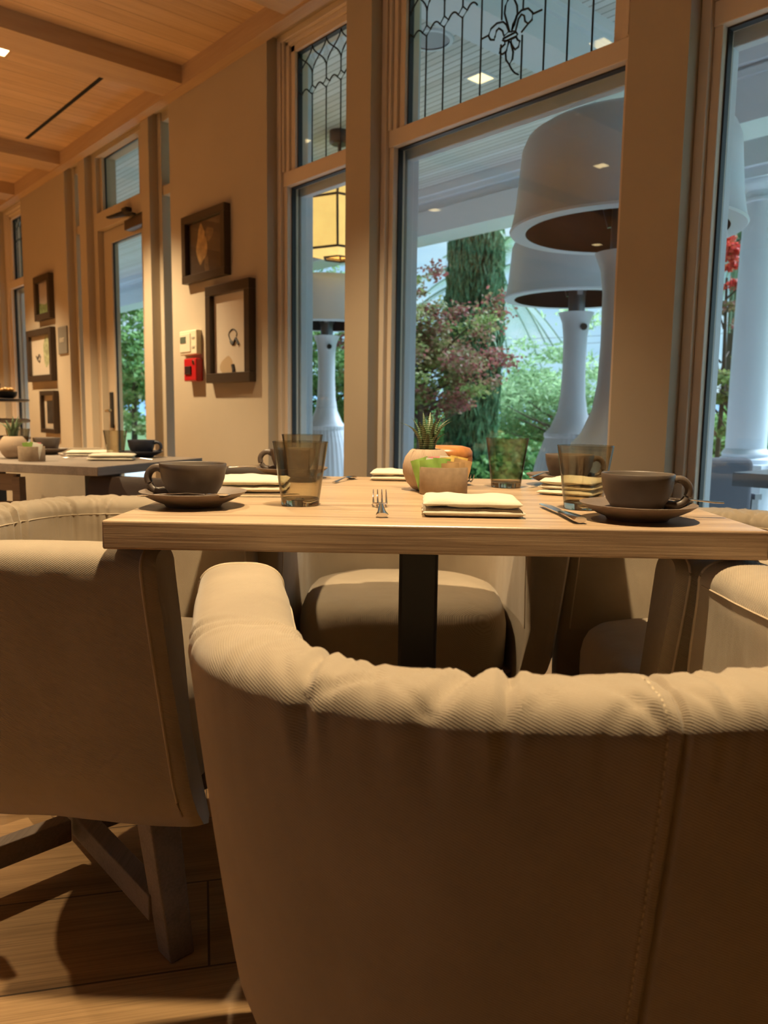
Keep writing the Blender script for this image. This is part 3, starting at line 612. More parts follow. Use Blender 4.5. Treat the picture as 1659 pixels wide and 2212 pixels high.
def make_chair(label):
    g = empty('tub_chair'); tag(g, label, 'chair', 'slipcovered tub chairs at the front table')
    o = bpy.data.objects.new('slipcover_shell', shell_me); COL.objects.link(o); o.parent = g
    o = bpy.data.objects.new('seat', seat_me); COL.objects.link(o); o.parent = g
    for L in pipes: MB().tube(L, .0022, 6).build('piping', pipe_m, g, smooth=60)
    MB().tube(inner_seam, .0014, 5).build('seam', pipe_m, g, smooth=60)
    st = MB()   # dashed stitching beside the centre back seam
    for q in range(0, len(stitch) - 1):
        a, b = stitch[q], stitch[q + 1]; n_ = max(1, int((b - a).length / .007))
        for k in range(n_):
            p0 = a.lerp(b, (k + .15) / n_); p1 = a.lerp(b, (k + .7) / n_); st.tube([p0, p1], .0007, 5)
    st.build('stitching', stitch_m, g)
    lm = []
    for sx in (-1, 1):
        for sy in (-1, 1):
            a = MB(); t0 = Vector((sx * .235, sy * .225, .275)); t1 = Vector((sx * .268, sy * .268, 0))
            d = Vector((1, 1, 0)).normalized(); e = Vector((1, -1, 0)).normalized(); q = []
            for pt, w_ in ((t1, .022), (t0, .028)):
                for u, v_ in ((-1, -1), (1, -1), (1, 1), (-1, 1)): q.append(pt + d * u * w_ + e * v_ * w_)
            a.add(q, [(3, 2, 1, 0), (4, 5, 6, 7), (0, 1, 5, 4), (1, 2, 6, 5), (2, 3, 7, 6), (3, 0, 4, 7)])
            a.build('leg', leg_m, g, bevel=.003)
    MB().bar((-.255, -.235, .075), (.255, .235, .075), .035, .045).build('stretcher', leg_m, g, bevel=.002)
    MB().bar((-.255, .235, .075), (-.02, .02, .075), .035, .045).bar((.02, -.02, .075), (.255, -.235, .075), .035, .045).build('stretcher', leg_m, g, bevel=.002)
    return g
c0 = make_chair('beige slipcovered tub chair in the foreground, seen from behind with a stitched centre seam'); c0.location = T(.186, .772); c0.rotation_euler = (0, 0, AZ + R(6.5))
c1 = dup(c0, T(-.60, 1.475), TR - PI / 2); c1['label'] = 'beige tub chair at the left table end, shaded arm side facing the viewer'
c2 = dup(c0, T(.055, 2.09), TR + PI); c2['label'] = 'beige tub chair across the front table, seat seen behind the black column'
c3 = dup(c0, T(.735, 1.53), TR + PI / 2); c3.scale = (1, 1, .98); c3['label'] = 'beige tub chair at the right end of the front table, turned to face left'
# ================================================================== TABLEWARE BUILDERS
def make_cup(m_out=cup_m, m_in=cupin_m, side=1):
    g = empty('coffee_cup')
    b = MB(); prof = [(.0265, 0), (.029, .001), (.036, .009), (.044, .021), (.049, .035), (.0515, .050), (.0525, .058), (.0517, .0592), (.0503, .058)]
    b.lathe(prof, 56, cap1=False); b.cur = 1
    n0 = len(b.v) - 56
    b.lathe([(.0503, .058), (.0490, .050), (.0465, .036), (.041, .022), (.033, .011), (.020, .0075), (.0001, .007)], 56, cap0=False)
    b.build('cup_bowl', [m_out, m_in], g, smooth=45)
    h = [(.046 * side, 0, .046), (.058 * side, 0, .0505), (.069 * side, 0, .048), (.0765 * side, 0, .038), (.0755 * side, 0, .026), (.068 * side, 0, .0155), (.056 * side, 0, .012), (.040 * side, 0, .0135)]
    hh = []
    for i in range(len(h) - 1):
        p0 = Vector(h[max(i - 1, 0)]); p1 = Vector(h[i]); p2 = Vector(h[i + 1]); p3 = Vector(h[min(i + 2, len(h) - 1)])
        for k in range(4):
            t = k / 4; hh.append(.5 * ((2 * p1) + (p2 - p0) * t + (2 * p0 - 5 * p1 + 4 * p2 - p3) * t * t + (3 * p1 - p0 - 3 * p2 + p3) * t ** 3))
    hh.append(Vector(h[-1])); MB().tube(hh, [.0062 if 3 < i < len(hh) - 4 else .0072 for i in range(len(hh))], 12).build('cup_handle', m_out, g, smooth=60)
    return g
def make_saucer(m_=sau_m):
    b = MB(); b.lathe([(.040, 0), (.043, .0), (.046, .004), (.060, .0095), (.074, .0165), (.0825, .0225), (.0835, .024), (.082, .0245), (.074, .0205), (.060, .0145), (.046, .0105), (.036, .0095), (.034, .0078), (.0001, .0075)], 72, cap1=False)
    return b.build('saucer', m_, smooth=50)
def make_spoon():
    pts = [(-.075, 0, .001), (-.060, 0, .0015), (-.03, 0, .004), (0, 0, .006), (.028, 0, .0035)]
    b = MB(); b.tube(pts, [.0042, .0045, .0028, .0022, .0026], 10, flat=.35)
    n = 20; vs = []; fs = []
    for r_, z in ((1, .0), (.75, -.0022), (.45, -.0038), (.01, -.0045)):
        for k in range(n): a = 2 * PI * k / n; vs.append((.045 + .0195 * r_ * math.cos(a), .0125 * r_ * math.sin(a), .0045 + z))
    for i in range(3):
        for k in range(n): fs.append((i * n + k, i * n + (k + 1) % n, (i + 1) * n + (k + 1) % n, (i + 1) * n + k))
    m0 = len(vs); vs += [(x, y, z - .0011) for x, y, z in vs]; fs += [tuple(i + m0 for i in reversed(f)) for f in fs]
    for k in range(n): fs.append((k, (k + 1) % n, m0 + (k + 1) % n, m0 + k))
    b.add(vs, fs); return b.build('teaspoon', steel_m, smooth=60)
def make_fork():
    b = MB(); pts = [(0, -.085, .004), (0, -.08, .0045), (0, -.06, .006), (0, -.02, .0115), (0, .02, .010), (0, .036, .0075)]
    b.tube(pts, [.0085, .0092, .0065, .0033, .0032, .0042], 12, flat=.38)
    b.add([(x, y, z) for x, y in ((-.012, .048), (.012, .048), (.0042, .034), (-.0042, .034)) for z in (.0052, .0072)], [(0, 2, 4, 6), (7, 5, 3, 1), (0, 1, 3, 2), (2, 3, 5, 4), (4, 5, 7, 6), (6, 7, 1, 0)])
    for x in (-.0105, -.0035, .0035, .0105):
        b.tube([(x, .046, .0065), (x, .060, .0060), (x * 1.02, .075, .010), (x * 1.02, .088, .018), (x, .094, .024)], [.0017, .0016, .0014, .0011, .0006], 6)
    return b.build('dinner_fork', steel_m, smooth=60)
def make_knife():
    b = MB(); b.tube([(0, -.105, .006), (0, -.10, .0062), (0, -.06, .006), (0, -.015, .005), (0, -.008, .0045)], [.0085, .0098, .0082, .0062, .0045], 12, flat=.55)
    pl = [(-.0055, -.01), (.0055, -.01), (.0075, .0), (.0095, .04), (.0095, .075), (.006, .095), (-.001, .104), (-.005, .098), (-.0065, .08), (-.0062, .0)]
    n = len(pl); vs = [(x, y, z) for z in (.0035, .0052) for x, y in pl]
    b.add(vs, [tuple(range(n - 1, -1, -1)), tuple(range(n, 2 * n))] + [(i, (i + 1) % n, (i + 1) % n + n, i + n) for i in range(n)])
    return b.build('table_knife', steel_m, smooth=40)
def make_tumbler():
    b = MB(); n = 64
    b.cur = 0; b.lathe([(.0315, .010), (.0345, .030), (.0385, .060), (.0445, .1005), (.0452, .102), (.0446, .103), (.0437, .102), (.0372, .060), (.0330, .030), (.0298, .0115)], n, cap0=False, cap1=False)
    b.cur = 1; b.lathe([(.0001, .0025), (.022, .0015), (.0295, 0), (.0312, .002), (.0315, .010), (.0298, .0115), (.024, .0095), (.0001, .0085)], n, cap0=False, cap1=False)
    return b.build('smoked_tumbler', [tumb_m, tumbbase_m], smooth=50)
def make_napkin(w_, d_, seed, layers=3, h=.022):
    """folded napkin: stacked rounded layers, one soft mesh"""
    b = MB(); hl = h / layers
    for l in range(layers):
        sh = 1 - .03 * l; ox = .002 * math.sin(seed + l * 2); nx, ny = 26, 18; vs = []; fs = []
        def pz(u, v, top):
            ex = 1 - abs(2 * u - 1) ** 8; ey = 1 - abs(2 * v - 1) ** 6; e = max(0, ex * ey) ** .28
            nse = .0035 * noise.noise(Vector((u * 3 + seed, v * 2.2, l * 3 + seed))) * (l + 1) / layers + .0015 * noise.noise(Vector((u * 9, v * 7, seed + l)))
            base = hl * l
            return base + (hl * (.5 + .5 * e) + nse * e if top else hl * (.5 - .5 * e) * .9 + nse * e * (1 if l else 0)) + .0002
        for top in (1, 0):
            for i in range(nx + 1):
                for j in range(ny + 1):
                    u, v = i / nx, j / ny
                    wx = .0022 * noise.noise(Vector((v * 5, seed, l))) if i in (0, nx) else 0
                    vs.append(((u - .5) * w_ * sh + ox + wx, (v - .5) * d_ * sh + .0015 * noise.noise(Vector((u * 6, l, seed))), pz(u, v, top)))
        m0 = (nx + 1) * (ny + 1)
        for t in (0, 1):
            for i in range(nx):
                for j in range(ny):
                    a = t * m0 + i * (ny + 1) + j; fs.append((a, a + ny + 1, a + ny + 2, a + 1) if t == 0 else (a + 1, a + ny + 2, a + ny + 1, a))
        rim = [i * (ny + 1) for i in range(nx + 1)] + [nx * (ny + 1) + j for j in range(1, ny + 1)] + [i * (ny + 1) + ny for i in range(nx - 1, -1, -1)] + [j for j in range(ny - 1, 0, -1)]
        for k in range(len(rim)): a, c = rim[k], rim[(k + 1) % len(rim)]; fs.append((a, c, c + m0, a + m0))
        b.add(vs, fs)
    return b.build('folded_napkin', nap_m, smooth=60)
TZ = .7505
def put(o, x, y, rz, label, cat, group=None, z=TZ):
    o.location = T(x, y, z); o.rotation_euler = (0, 0, TR + R(rz)); tag(o, label, cat, group); return o
G_ = 'place settings on the front table'
# saucers
sa = make_saucer(); put(sa, -.303, 1.228, 0, 'brown saucer near the left corner of the front table', 'saucer', 'saucers on the front table')
for x, y, lb in ((.373, 1.136, 'brown saucer near the right corner of the front table, spoon handle over its edge'), (-.215, 1.80, 'brown saucer at the far left of the front table, behind the two tumblers'), (.395, 1.70, 'brown saucer at the far right of the front table, behind the right tumbler')):
    d = dup(sa, (0, 0, 0)); put(d, x, y, 20, lb, 'saucer')
CZ_ = TZ + .0082
cp = make_cup(); put(cp, -.305, 1.236, 172, 'brown stoneware coffee cup near the left table corner, handle to the left', 'cup', 'brown coffee cups on the front table', CZ_)
for x, y, rz, lb in ((.373, 1.142, 2, 'brown stoneware coffee cup near the right table corner, handle to the right'), (-.212, 1.80, 178, 'brown coffee cup at the far left, seen through the left tumbler'), (.405, 1.705, 5, 'brown coffee cup at the far right, partly behind the right tumbler')):
    put(dup(cp, (0, 0, 0)), x, y, rz, lb, 'cup', None, CZ_)
sp = make_spoon(); put(sp, -.298, 1.172, 6, 'teaspoon lying across the front of the left saucer', 'spoon', 'teaspoons on the saucers', TZ + .020)
sp.rotation_euler = (R(-10), R(0), TR + R(4))
for x, y, rz, lb, z in ((.437, 1.175, 172, 'teaspoon poking out right from under the right cup handle', .022), (-.285, 1.80, 10, 'teaspoon on the far left saucer, its end sticking out', .022), (.345, 1.685, 60, 'teaspoon on the far right saucer', .021)):
    d = dup(sp, (0, 0, 0)); put(d, x, y, rz, lb, 'spoon', None, TZ + z)
put(dup(sp, (0, 0, 0)), -.088, 1.735, 75, 'small spoon lying alone near the far edge, right of the far left saucer', 'spoon', None, TZ + .0015)
tu = make_tumbler(); put(tu, -.137, 1.262, 0, 'smoked glass tumbler, large one left of the fork', 'glass', 'smoked tumblers on the front table')
for x, y, lb in ((.325, 1.262, 'smoked glass tumbler just left of the right coffee cup'), (.256, 1.632, 'smoked glass tumbler standing alone right of the sugar caddy'), (-.18, 1.70, 'smoked glass tumbler at the far left, directly behind the nearer tumbler')):
    put(dup(tu, (0, 0, 0)), x, y, rnd.uniform(0, 90), lb, 'glass')
fk = make_fork(); put(fk, -.005, 1.198, 3, 'dinner fork in front, left of the folded napkin', 'fork', 'forks on the front table')
put(dup(fk, (0, 0, 0)), .172, 1.74, 186, 'dinner fork at the far side, just right of the sugar caddy', 'fork')
kn = make_knife(); put(kn, .268, 1.18, 5, 'table knife between the folded napkin and the right saucer', 'knife', 'knives on the front table')
put(dup(kn, (0, 0, 0)), -.255, 1.375, 275, 'table knife in front of the left napkin, behind the left saucer', 'knife')
put(make_napkin(.150, .125, 1, 2, .026), .132, 1.185, -1, 'folded cream napkin lying in front of the sugar caddy', 'napkin', 'folded cream napkins')
put(make_napkin(.155, .13, 4, 2, .026), -.262, 1.50, 4, 'folded cream napkin behind the left coffee cup', 'napkin', 'folded cream napkins')
put(make_napkin(.15, .12, 8, 2, .022), .045, 1.80, -3, 'folded cream napkin at the far edge, left of the ribbed pot', 'napkin', 'folded cream napkins')
put(make_napkin(.14, .11, 12, 3, .03), .375, 1.52, 60, 'folded cream napkin seen through the right tumbler', 'napkin', 'folded cream napkins')
# sugar caddy and packets
def make_caddy():
    b = MB(); b.lathe([(.044, 0), (.0455, .002), (.0458, .050), (.0452, .0515), (.0442, .050), (.0435, .005), (.0001, .005)], 56, cap1=False, sy=.75)
    return b.build('sugar_caddy', caddy_m, smooth=50)
cad = put(make_caddy(), .112, 1.470, 0, 'tan clay sugar caddy in front of the ribbed pot', 'container')
pk = [('green', (.24, .38, .07)), ('tan', (.44, .27, .12)), ('white', (.75, .72, .62)), ('pink', (.75, .25, .28)), ('yellow', (.70, .48, .12))]
def packet(col, name):
    b = MB(); n = 8; vs = []
    for s_ in (-1, 1):
        for i in range(n + 1):
            for j in range(n + 1):
                u, v = i / n, j / n; th = .002 * math.sin(PI * u) * math.sin(PI * v) + .0003
                vs.append(((u - .5) * .034, s_ * th + .0012 * math.sin(6 * u + 3 * v), v * .058))
    fs = []; m0 = (n + 1) ** 2
    for t in (0, 1):
        for i in range(n):
            for j in range(n): a = t * m0 + i * (n + 1) + j; fs.append((a, a + n + 1, a + n + 2, a + 1))
    rim = [i * (n + 1) for i in range(n + 1)] + [n * (n + 1) + j for j in range(1, n + 1)] + [i * (n + 1) + n for i in range(n - 1, -1, -1)] + [j for j in range(n - 1, 0, -1)]
    for k in range(len(rim)): a, c = rim[k], rim[(k + 1) % len(rim)]; fs.append((a, c, c + m0, a + m0))
    b.add(vs, fs); o = b.build('sugar_packet', mat('packet_' + name, col, .6, noise_s=60, noise_a=.15), smooth=40)
    return o
protos = {}
for i, (nm, dx, dy, tilt, dz) in enumerate([('green', -.030, .012, -18, .004), ('green', -.022, -.012, -8, .002), ('white', -.027, -.004, 10, .003), ('green', -.008, -.006, 3, .004), ('pink', -.012, .014, -4, .006), ('white', .004, .010, 5, .007), ('pink', .006, .018, 4, .005), ('yellow', .016, .006, -6, .006), ('yellow', .020, .016, 10, .007), ('tan', .018, -.014, 4, -.002), ('tan', .014, -.021, -3, -.004), ('tan', .024, -.006, 12, .003)]):
    col = dict(pk)[nm]
    o = packet(col, nm) if nm not in protos else protos[nm].copy()
    if nm in protos: COL.objects.link(o)
    else: protos[nm] = o
    o.location = T(.112 + dx, 1.470 + dy, TZ + .006 + dz); o.rotation_euler = (R(-4), R(tilt), TR + R(rnd.uniform(-12, 12)))
    tag(o, nm + ' paper sugar packet in the front tan caddy, ' + ['leftmost, behind', 'left side, in front', 'leaning between the green ones', 'in the middle', 'at the back left', 'in the middle, behind', 'at the back centre', 'right of centre', 'at the back right', 'right side, behind the front one', 'frontmost on the right', 'at the right rim'][i], 'sugar packet', 'sugar packets in the front caddy')
# ribbed pot with striped succulent
def make_pot():
    b = MB(); b.lathe([(.020, 0), (.028, .003), (.040, .016), (.0470, .034), (.0475, .050), (.043, .066), (.034, .078), (.0295, .0815), (.0275, .0815), (.030, .074), (.0001, .073)], 240, rib=.012, ribn=60, cap1=False)
    return b.build('pot', pot_m, smooth=40)
leafg = bpy.data.materials.new('striped_succulent'); leafg.use_nodes = True; lt = leafg.node_tree; lb_ = lt.nodes['Principled BSDF']
uvn = N(lt, 'ShaderNodeTexCoord'); wv = N(lt, 'ShaderNodeTexWave', Scale=7.5, Distortion=2., Detail=2); wv.bands_direction = 'Y'; lt.links.new(uvn.outputs['UV'], wv.inputs['Vector'])
lt.links.new(ramp(lt, wv.outputs['Fac'], [(.88, (.03, .068, .018)), (.99, (.36, .40, .25))]), lb_.inputs['Base Color']); lb_.inputs['Roughness'].default_value = .4
def succ_leaf(L, az, lean, w0):
    vs = []; fs = []; uvs = []; n = 10; m_ = 8
    for i in range(n + 1):
        t = i / n; bend = lean * (t ** 1.4); r_ = L * t; x = r_ * math.sin(bend); z = r_ * math.cos(bend); w_ = w0 * (1 - t) ** .65 * (1 + .5 * math.sin(PI * min(1, t * 1.6)))
        w_ = max(w_, .0003)
        for k in range(m_):
            a = 2 * PI * k / m_; px_ = x + math.cos(a) * w_ * .45; py_ = math.sin(a) * w_
            vs.append((px_ * math.cos(az) - py_ * math.sin(az), px_ * math.sin(az) + py_ * math.cos(az), z)); uvs.append((k / m_, t * L * 10))
    for i in range(n):
        for k in range(m_): fs.append((i * m_ + k, i * m_ + (k + 1) % m_, (i + 1) * m_ + (k + 1) % m_, (i + 1) * m_ + k))
    return vs, fs, uvs
def make_succulent(label, k=1.):
    g = empty('potted_succulent'); tag(g, label, 'plant'); make_pot().parent = g
    MB().lathe([(.0285, .070), (.0285, .076), (.0001, .078)], 32, cap1=False).build('soil', soil_m, g, smooth=50)
    r = random.Random(5)
    LV = [(.082, 175, .75), (.066, 200, .55), (.072, 160, .30), (.082, 110, .15), (.075, 60, .12), (.080, 20, .5), (.085, 5, .35), (.078, 340, .6), (.07, 300, .3), (.06, 250, .35), (.065, 225, .2), (.05, 320, .55), (.05, 190, .45), (.085, 80, .35), (.045, 270, .5), (.055, 350, .75)]
    for L, az, ln in LV:
        vs, fs, uvs = succ_leaf(L, R(az), ln + r.uniform(-.05, .05), .0092); a_ = R(az)
        me = bpy.data.meshes.new('succulent_leaf'); me.from_pydata([(x + .010 * math.cos(a_), y + .010 * math.sin(a_), z + .074) for x, y, z in vs], [], fs); me.materials.append(leafg)
        uvl = me.uv_layers.new(name='UVMap')
        for lp in me.loops: uvl.data[lp.index].uv = uvs[lp.vertex_index]
        for q in me.polygons: q.use_smooth = True
        o = bpy.data.objects.new('succulent_leaf', me); COL.objects.link(o); o.parent = g
    return g
su = make_succulent('spiky white-striped succulent in a ribbed round clay pot behind the sugar caddy'); su.location = T(.084, 1.545, TZ); su.rotation_euler = (0, 0, TR)
jar = empty('wooden_bowl', T(.131, 1.66, TZ), TR); tag(jar, 'round lidded orange wooden bowl behind the succulent pot', 'bowl')
MB().lathe([(.030, 0), (.042, .006), (.052, .030), (.056, .052), (.056, .060)], 56).build('bowl_body', jar_m, jar, smooth=50)
MB().lathe([(.0545, .060), (.056, .062), (.0555, .072), (.050, .080), (.035, .084), (.0001, .085)], 56, cap1=False).build('lid', jar_m, jar, smooth=50)
# ================================================================== BACK TABLE (left)
BT = .72; ba = R(120)
bt = empty('dining_table', (-2.474, .949, 0), ba); tag(bt, 'grey oak dining table in the left background, in front of the glazed door', 'table')
MB().box(0, .62, 0, 1.0, BT - .03, BT).build('tabletop', table_g, bt, bevel=.002)
MB().box(.25, .37, .20, .26, .02, BT - .03).build('pedestal_column', black_m, bt); MB().box(.25, .37, .74, .80, .02, BT - .03).build('pedestal_column', black_m, bt)
MB().box(.08, .54, .12, .88, 0, .02).build('base_plate', black_m, bt)
def bput(o, p, rz, label, cat, group=None, dz=0):
    o.location = (p[0], p[1], BT + .0005 + dz); o.rotation_euler = (0, 0, AZ + R(rz)); tag(o, label, cat, group); return o
s1 = make_saucer(cupblue_m); bput(s1, (-2.93, 1.30), 0, 'dark slate saucer at the right end of the back table', 'saucer')
c_ = make_cup(cupblue_m, cupblue_m); bput(c_, (-2.93, 1.30), 0, 'dark slate blue cup at the right end of the back table', 'cup', None, .0082)
bput(dup(sa, (0, 0, 0)), (-3.30, 1.06), 0, 'brown saucer on the back table, under the handleless-looking cup', 'saucer'); bput(dup(cp, (0, 0, 0)), (-3.30, 1.06), 80, 'brown coffee cup on the back table, right of the dark tumbler', 'cup', None, .0082)
bput(dup(tu, (0, 0, 0)), (-2.99, 1.22), 0, 'tall smoked tumbler on the back table, in front of the door glass', 'glass')
bput(dup(tu, (0, 0, 0)), (-3.33, .96), 0, 'dark smoked tumbler on the back table behind the small planter', 'glass')
bput(make_napkin(.17, .12, 21, 2, .02), (-3.12, 1.17), 10, 'cream folded napkin on the back table, the farther of two', 'napkin')
bput(make_napkin(.16, .11, 24, 2, .024), (-2.80, 1.13), 12, 'white folded napkin on the back table, the nearer of two', 'napkin')
bput(dup(fk, (0, 0, 0)), (-2.86, 1.04), 75, 'fork on the back table beside the nearer napkin', 'fork')
bput(dup(sp, (0, 0, 0)), (-2.79, 1.215), 160, 'teaspoon on the back table by the slate saucer', 'spoon', None, .001)
s2 = dup(su, (0, 0, 0)); bput(s2, (-3.06, .865), 0, 'small succulent in a round pot on the back table', 'plant')
cd = dup(cad, (0, 0, 0)); bput(cd, (-2.87, .87), 0, 'tan sugar caddy on the back table, front of the round pot', 'container')
for i, (nm, dx, dy) in enumerate([('green', -.025, 0), ('green', -.01, .01), ('white', -.005, -.01), ('pink', .02, .01), ('green', .012, -.006), ('white', .028, 0)]):
    o = protos[nm].copy(); COL.objects.link(o); o.location = (-2.87 + dx, .87 + dy * .8, BT + .008); o.rotation_euler = (0, R(rnd.uniform(-15, 15)), AZ)
    tag(o, nm + ' sugar packet in the back table caddy, ' + ['leftmost', 'second from left', 'in the middle', 'on the right, behind', 'right of the middle, in front', 'at the right rim'][i], 'sugar packet', 'sugar packets in the back caddy')
j2 = empty('mustard_jar', (-3.12, .78, BT), AZ); tag(j2, 'amber lidded jar at the far left end of the back table', 'jar')
MB().lathe([(.035, 0), (.045, .006), (.048, .04), (.042, .075)], 40).build('jar_body', gold_m, j2, smooth=50)
MB().lathe([(.044, .075), (.044, .083), (.030, .092), (.010, .096), (.010, .104), (.0001, .106)], 40, cap1=False).build('lid', gold_m, j2, smooth=50)
# chairs at the back table
dk = MB()
def simple_chair(loc, rz, m_, label):
    g = empty('tub_chair', loc, rz); tag(g, label, 'chair')
    b = MB()
    n = 40; prof = [(.035, .30), (.045, .50), (.045, .67), (.03, .70), (-.02, .70), (-.045, .67), (-.045, .42)]; vs = []; P = len(prof); path = []
    for i in range(9): path.append((.30, .26 - .26 * i / 9))
    for i in range(n + 1): a = PI * i / n; path.append((.30 * math.cos(a), -.24 * math.sin(a)))
    for i in range(1, 10): path.append((-.30, .26 * i / 9))
    for i, (x, y) in enumerate(path):
        q0 = path[max(i - 1, 0)]; q1 = path[min(i + 1, len(path) - 1)]; dx, dy = q1[0] - q0[0], q1[1] - q0[1]; l = math.hypot(dx, dy); nx, ny = -dy / l, dx / l
        if i == 0: sg = 1 if nx > 0 else -1
        for o_, z in prof: vs.append((x + nx * sg * o_, y + ny * sg * o_, z))
    fs = []
    for i in range(len(path) - 1):
        for j in range(P): fs.append((i * P + j, (i + 1) * P + j, (i + 1) * P + (j + 1) % P, i * P + (j + 1) % P))
    fs += [tuple(range(P)), tuple((len(path) - 1) * P + j for j in range(P))]
    b.add(vs, fs); b.build('shell', m_, g, smooth=50)
    MB().lathe([(.22, .28), (.25, .30), (.25, .42), (.22, .45), (.0001, .455)], 40, cap1=False).build('seat', m_, g, smooth=50)
    for sx in (-1, 1):
        for sy in (-1, 1): MB().bar((sx * .2, sy * .18, .3), (sx * .22, sy * .2, 0), .045, w2=.8).build('leg', leg_m, g)
    return g
simple_chair(T(-.62, 2.80), R(118) , darkchair_m, 'dark brown tub chair between the back table and the front table').scale = (1, 1, .975)
simple_chair(T(-1.66, 3.85), R(-20), chair_m, 'beige tub chair on the far side of the back table')
g = empty('wooden_chair', T(-1.44, 3.0), AZ + R(-15)); tag(g, 'dark wooden chair with rungs at the far left, below the back table', 'chair')
for sx in (-1, 1):
    for sy in (-1, 1): MB().bar((sx * .2, sy * .2, 0), (sx * .18, sy * .18, .45 if sy > 0 else .66), .032).build('leg', leg_m, g)
MB().box(-.21, .21, -.2, .21, .43, .46).build('seat', leg_m, g, bevel=.006)
MB().bar((-.18, -.18, .64), (.18, -.18, .64), .02, .06).bar((-.18, -.185, .55), (.18, -.185, .55), .02, .04).build('backrest', leg_m, g)
MB().bar((-.19, .19, .2), (.19, .19, .2), .02).bar((-.19, -.19, .27), (.19, -.19, .27), .02).bar((-.19, -.19, .2), (-.19, .19, .2), .02).bar((.19, -.19, .2), (.19, .19, .2), .02).build('rung', leg_m, g)
# serving stand, far left
SP = (-4.40, 1.11); g = empty('serving_stand', (SP[0], SP[1], 0)); tag(g, 'tiered round serving stand at the far left edge, dark tray on top', 'stand')
MB().lathe([(.20, .940), (.215, .944), (.215, .952), (.20, .955)], 48).build('top_tray', mat('tray_dark', (.02, .014, .012), .35), g, smooth=30)
MB().lathe([(.20, .832), (.215, .836), (.215, .848), (.20, .852)], 48).build('middle_tray', mat('tray_wood', (.20, .155, .12), .5), g, smooth=30)
MB().lathe([(.20, .742), (.215, .746), (.215, .756), (.20, .76)], 48).build('lower_tray', MAT['tray_wood'], g, smooth=30)
MB().lathe([(.018, .02), (.018, .94)], 20).build('pole', leg_m, g, smooth=30); MB().lathe([(.19, 0), (.19, .015), (.03, .03)], 40).build('base', leg_m, g, smooth=30)
for nm, mt, dx, dy, lab in (('bread_bowl', black_m, .10, .085, 'small dark bowl of orange food on top of the serving stand'),):
    q = empty(nm, (SP[0] + dx, SP[1] + dy, .9555)); tag(q, lab, 'bowl')
    MB().lathe([(.03, 0), (.045, .012), (.05, .035), (.046, .035), (.0001, .02)], 32, cap1=False).build('bowl', black_m, q, smooth=50)
    b = MB()
    for i in range(7): a = i * 2.4; b.lathe([(.0001, -.012), (.010, -.008), (.0135, 0), (.010, .008), (.0001, .012)], 10, Matrix.Translation((.022 * math.cos(a) * (i > 0), .022 * math.sin(a) * (i > 0), .040 + .004 * (i % 2))), cap0=False, cap1=False)
    tag(b.build('food', gold_m, q, smooth=60), kind='stuff')
d = dup(tu, (SP[0] + .035, SP[1] + .03, .9555)); tag(d, 'smoked tumbler standing on the dark top tray', 'glass'); d.scale = (1, 1, .75)
b = MB().lathe([(.05, 0), (.065, .012), (.062, .014), (.0001, .004)], 40, cap1=False).build('white_dish', mat('white_china', (.8, .74, .6), .3), loc=(SP[0] - .045, SP[1] - .05, .9555), smooth=50); tag(b, 'shallow white dish on the left of the dark top tray', 'dish')
# ================================================================== PORCH
PC = 2.95
bead = wood('porch_beadboard', (.68, .71, .76), (.64, .67, .72), plank=.055, rough=.5, bump=0, stag=40, gap=.0035, rot=0)
o = MB().box(-14, 3, 2.3, 6.0, PC, PC + .1).build('porch_ceiling', bead); tag(o, 'white beadboard porch ceiling outside the windows', 'porch ceiling', kind='structure')
o = MB().box(-14, 3, 2.3, 5.6, -.12, -.02).build('porch_floor', mat('porch_stone', (.55, .55, .54), .8, noise_s=4, noise_a=.2)); tag(o, kind='structure')
o = MB()
o.box(-14, -2.80, 5.2, 5.5, 2.55, PC).box(-14, -2.80, 5.17, 5.2, 2.55, 2.76).box(-14, -2.80, 5.12, 5.2, 2.88, PC).box(-14, -2.8, 5.15, 5.2, 2.84, 2.88)
o.build('trim_20', white_m); tag(bpy.data.objects['trim_20'], kind='structure')
o = MB().box(-2.80, -2.555, 2.3, 5.5, 2.72, PC).box(-2.555, -2.50, 2.3, 4.55, 2.90, PC).box(-2.555, -2.525, 2.3, 4.55, 2.86, 2.90).build('trim_21', white_m); tag(o, kind='structure')
o = MB().box(-2.555, 3, 4.55, 4.85, 2.56, PC).box(-2.555, 3, 4.50, 4.55, 2.86, PC).box(-2.555, 3, 4.53, 4.55, 2.80, 2.84).build('trim_22', white_m); tag(o, kind='structure')
# entablature running away from the house on the column
o = MB().box(-2.62, -2.22, 5.2, 10, 2.52, 2.78).box(-2.68, -2.16, 5.15, 10, 2.78, 2.84).box(-2.74, -2.10, 5.1, 10, 2.84, 2.88).box(-2.80, -2.04, 5.05, 10, 2.90, 2.93).build('trim_23', white_m); tag(o, kind='structure')
g = empty('porch_column', (-2.40, 5.42, 0)); tag(g, 'white round porch column outside the right window', 'column')
MB().lathe([(.132, .70), (.130, 1.2), (.122, 2.0), (.112, 2.34)], 48).build('shaft', white_m, g, smooth=40)
MB().lathe([(.112, 2.32), (.125, 2.325), (.125, 2.345), (.114, 2.35), (.114, 2.39), (.15, 2.42), (.16, 2.44), (.16, 2.455)], 48).box(-.18, .18, -.18, .18, 2.455, 2.52).build('capital', white_m, g, smooth=30)
MB().lathe([(.17, .60), (.17, .63), (.15, .645), (.155, .665), (.145, .685), (.133, .70)], 48).box(-.20, .20, -.20, .20, -.02, .60).build('base', white_m, g, smooth=30)
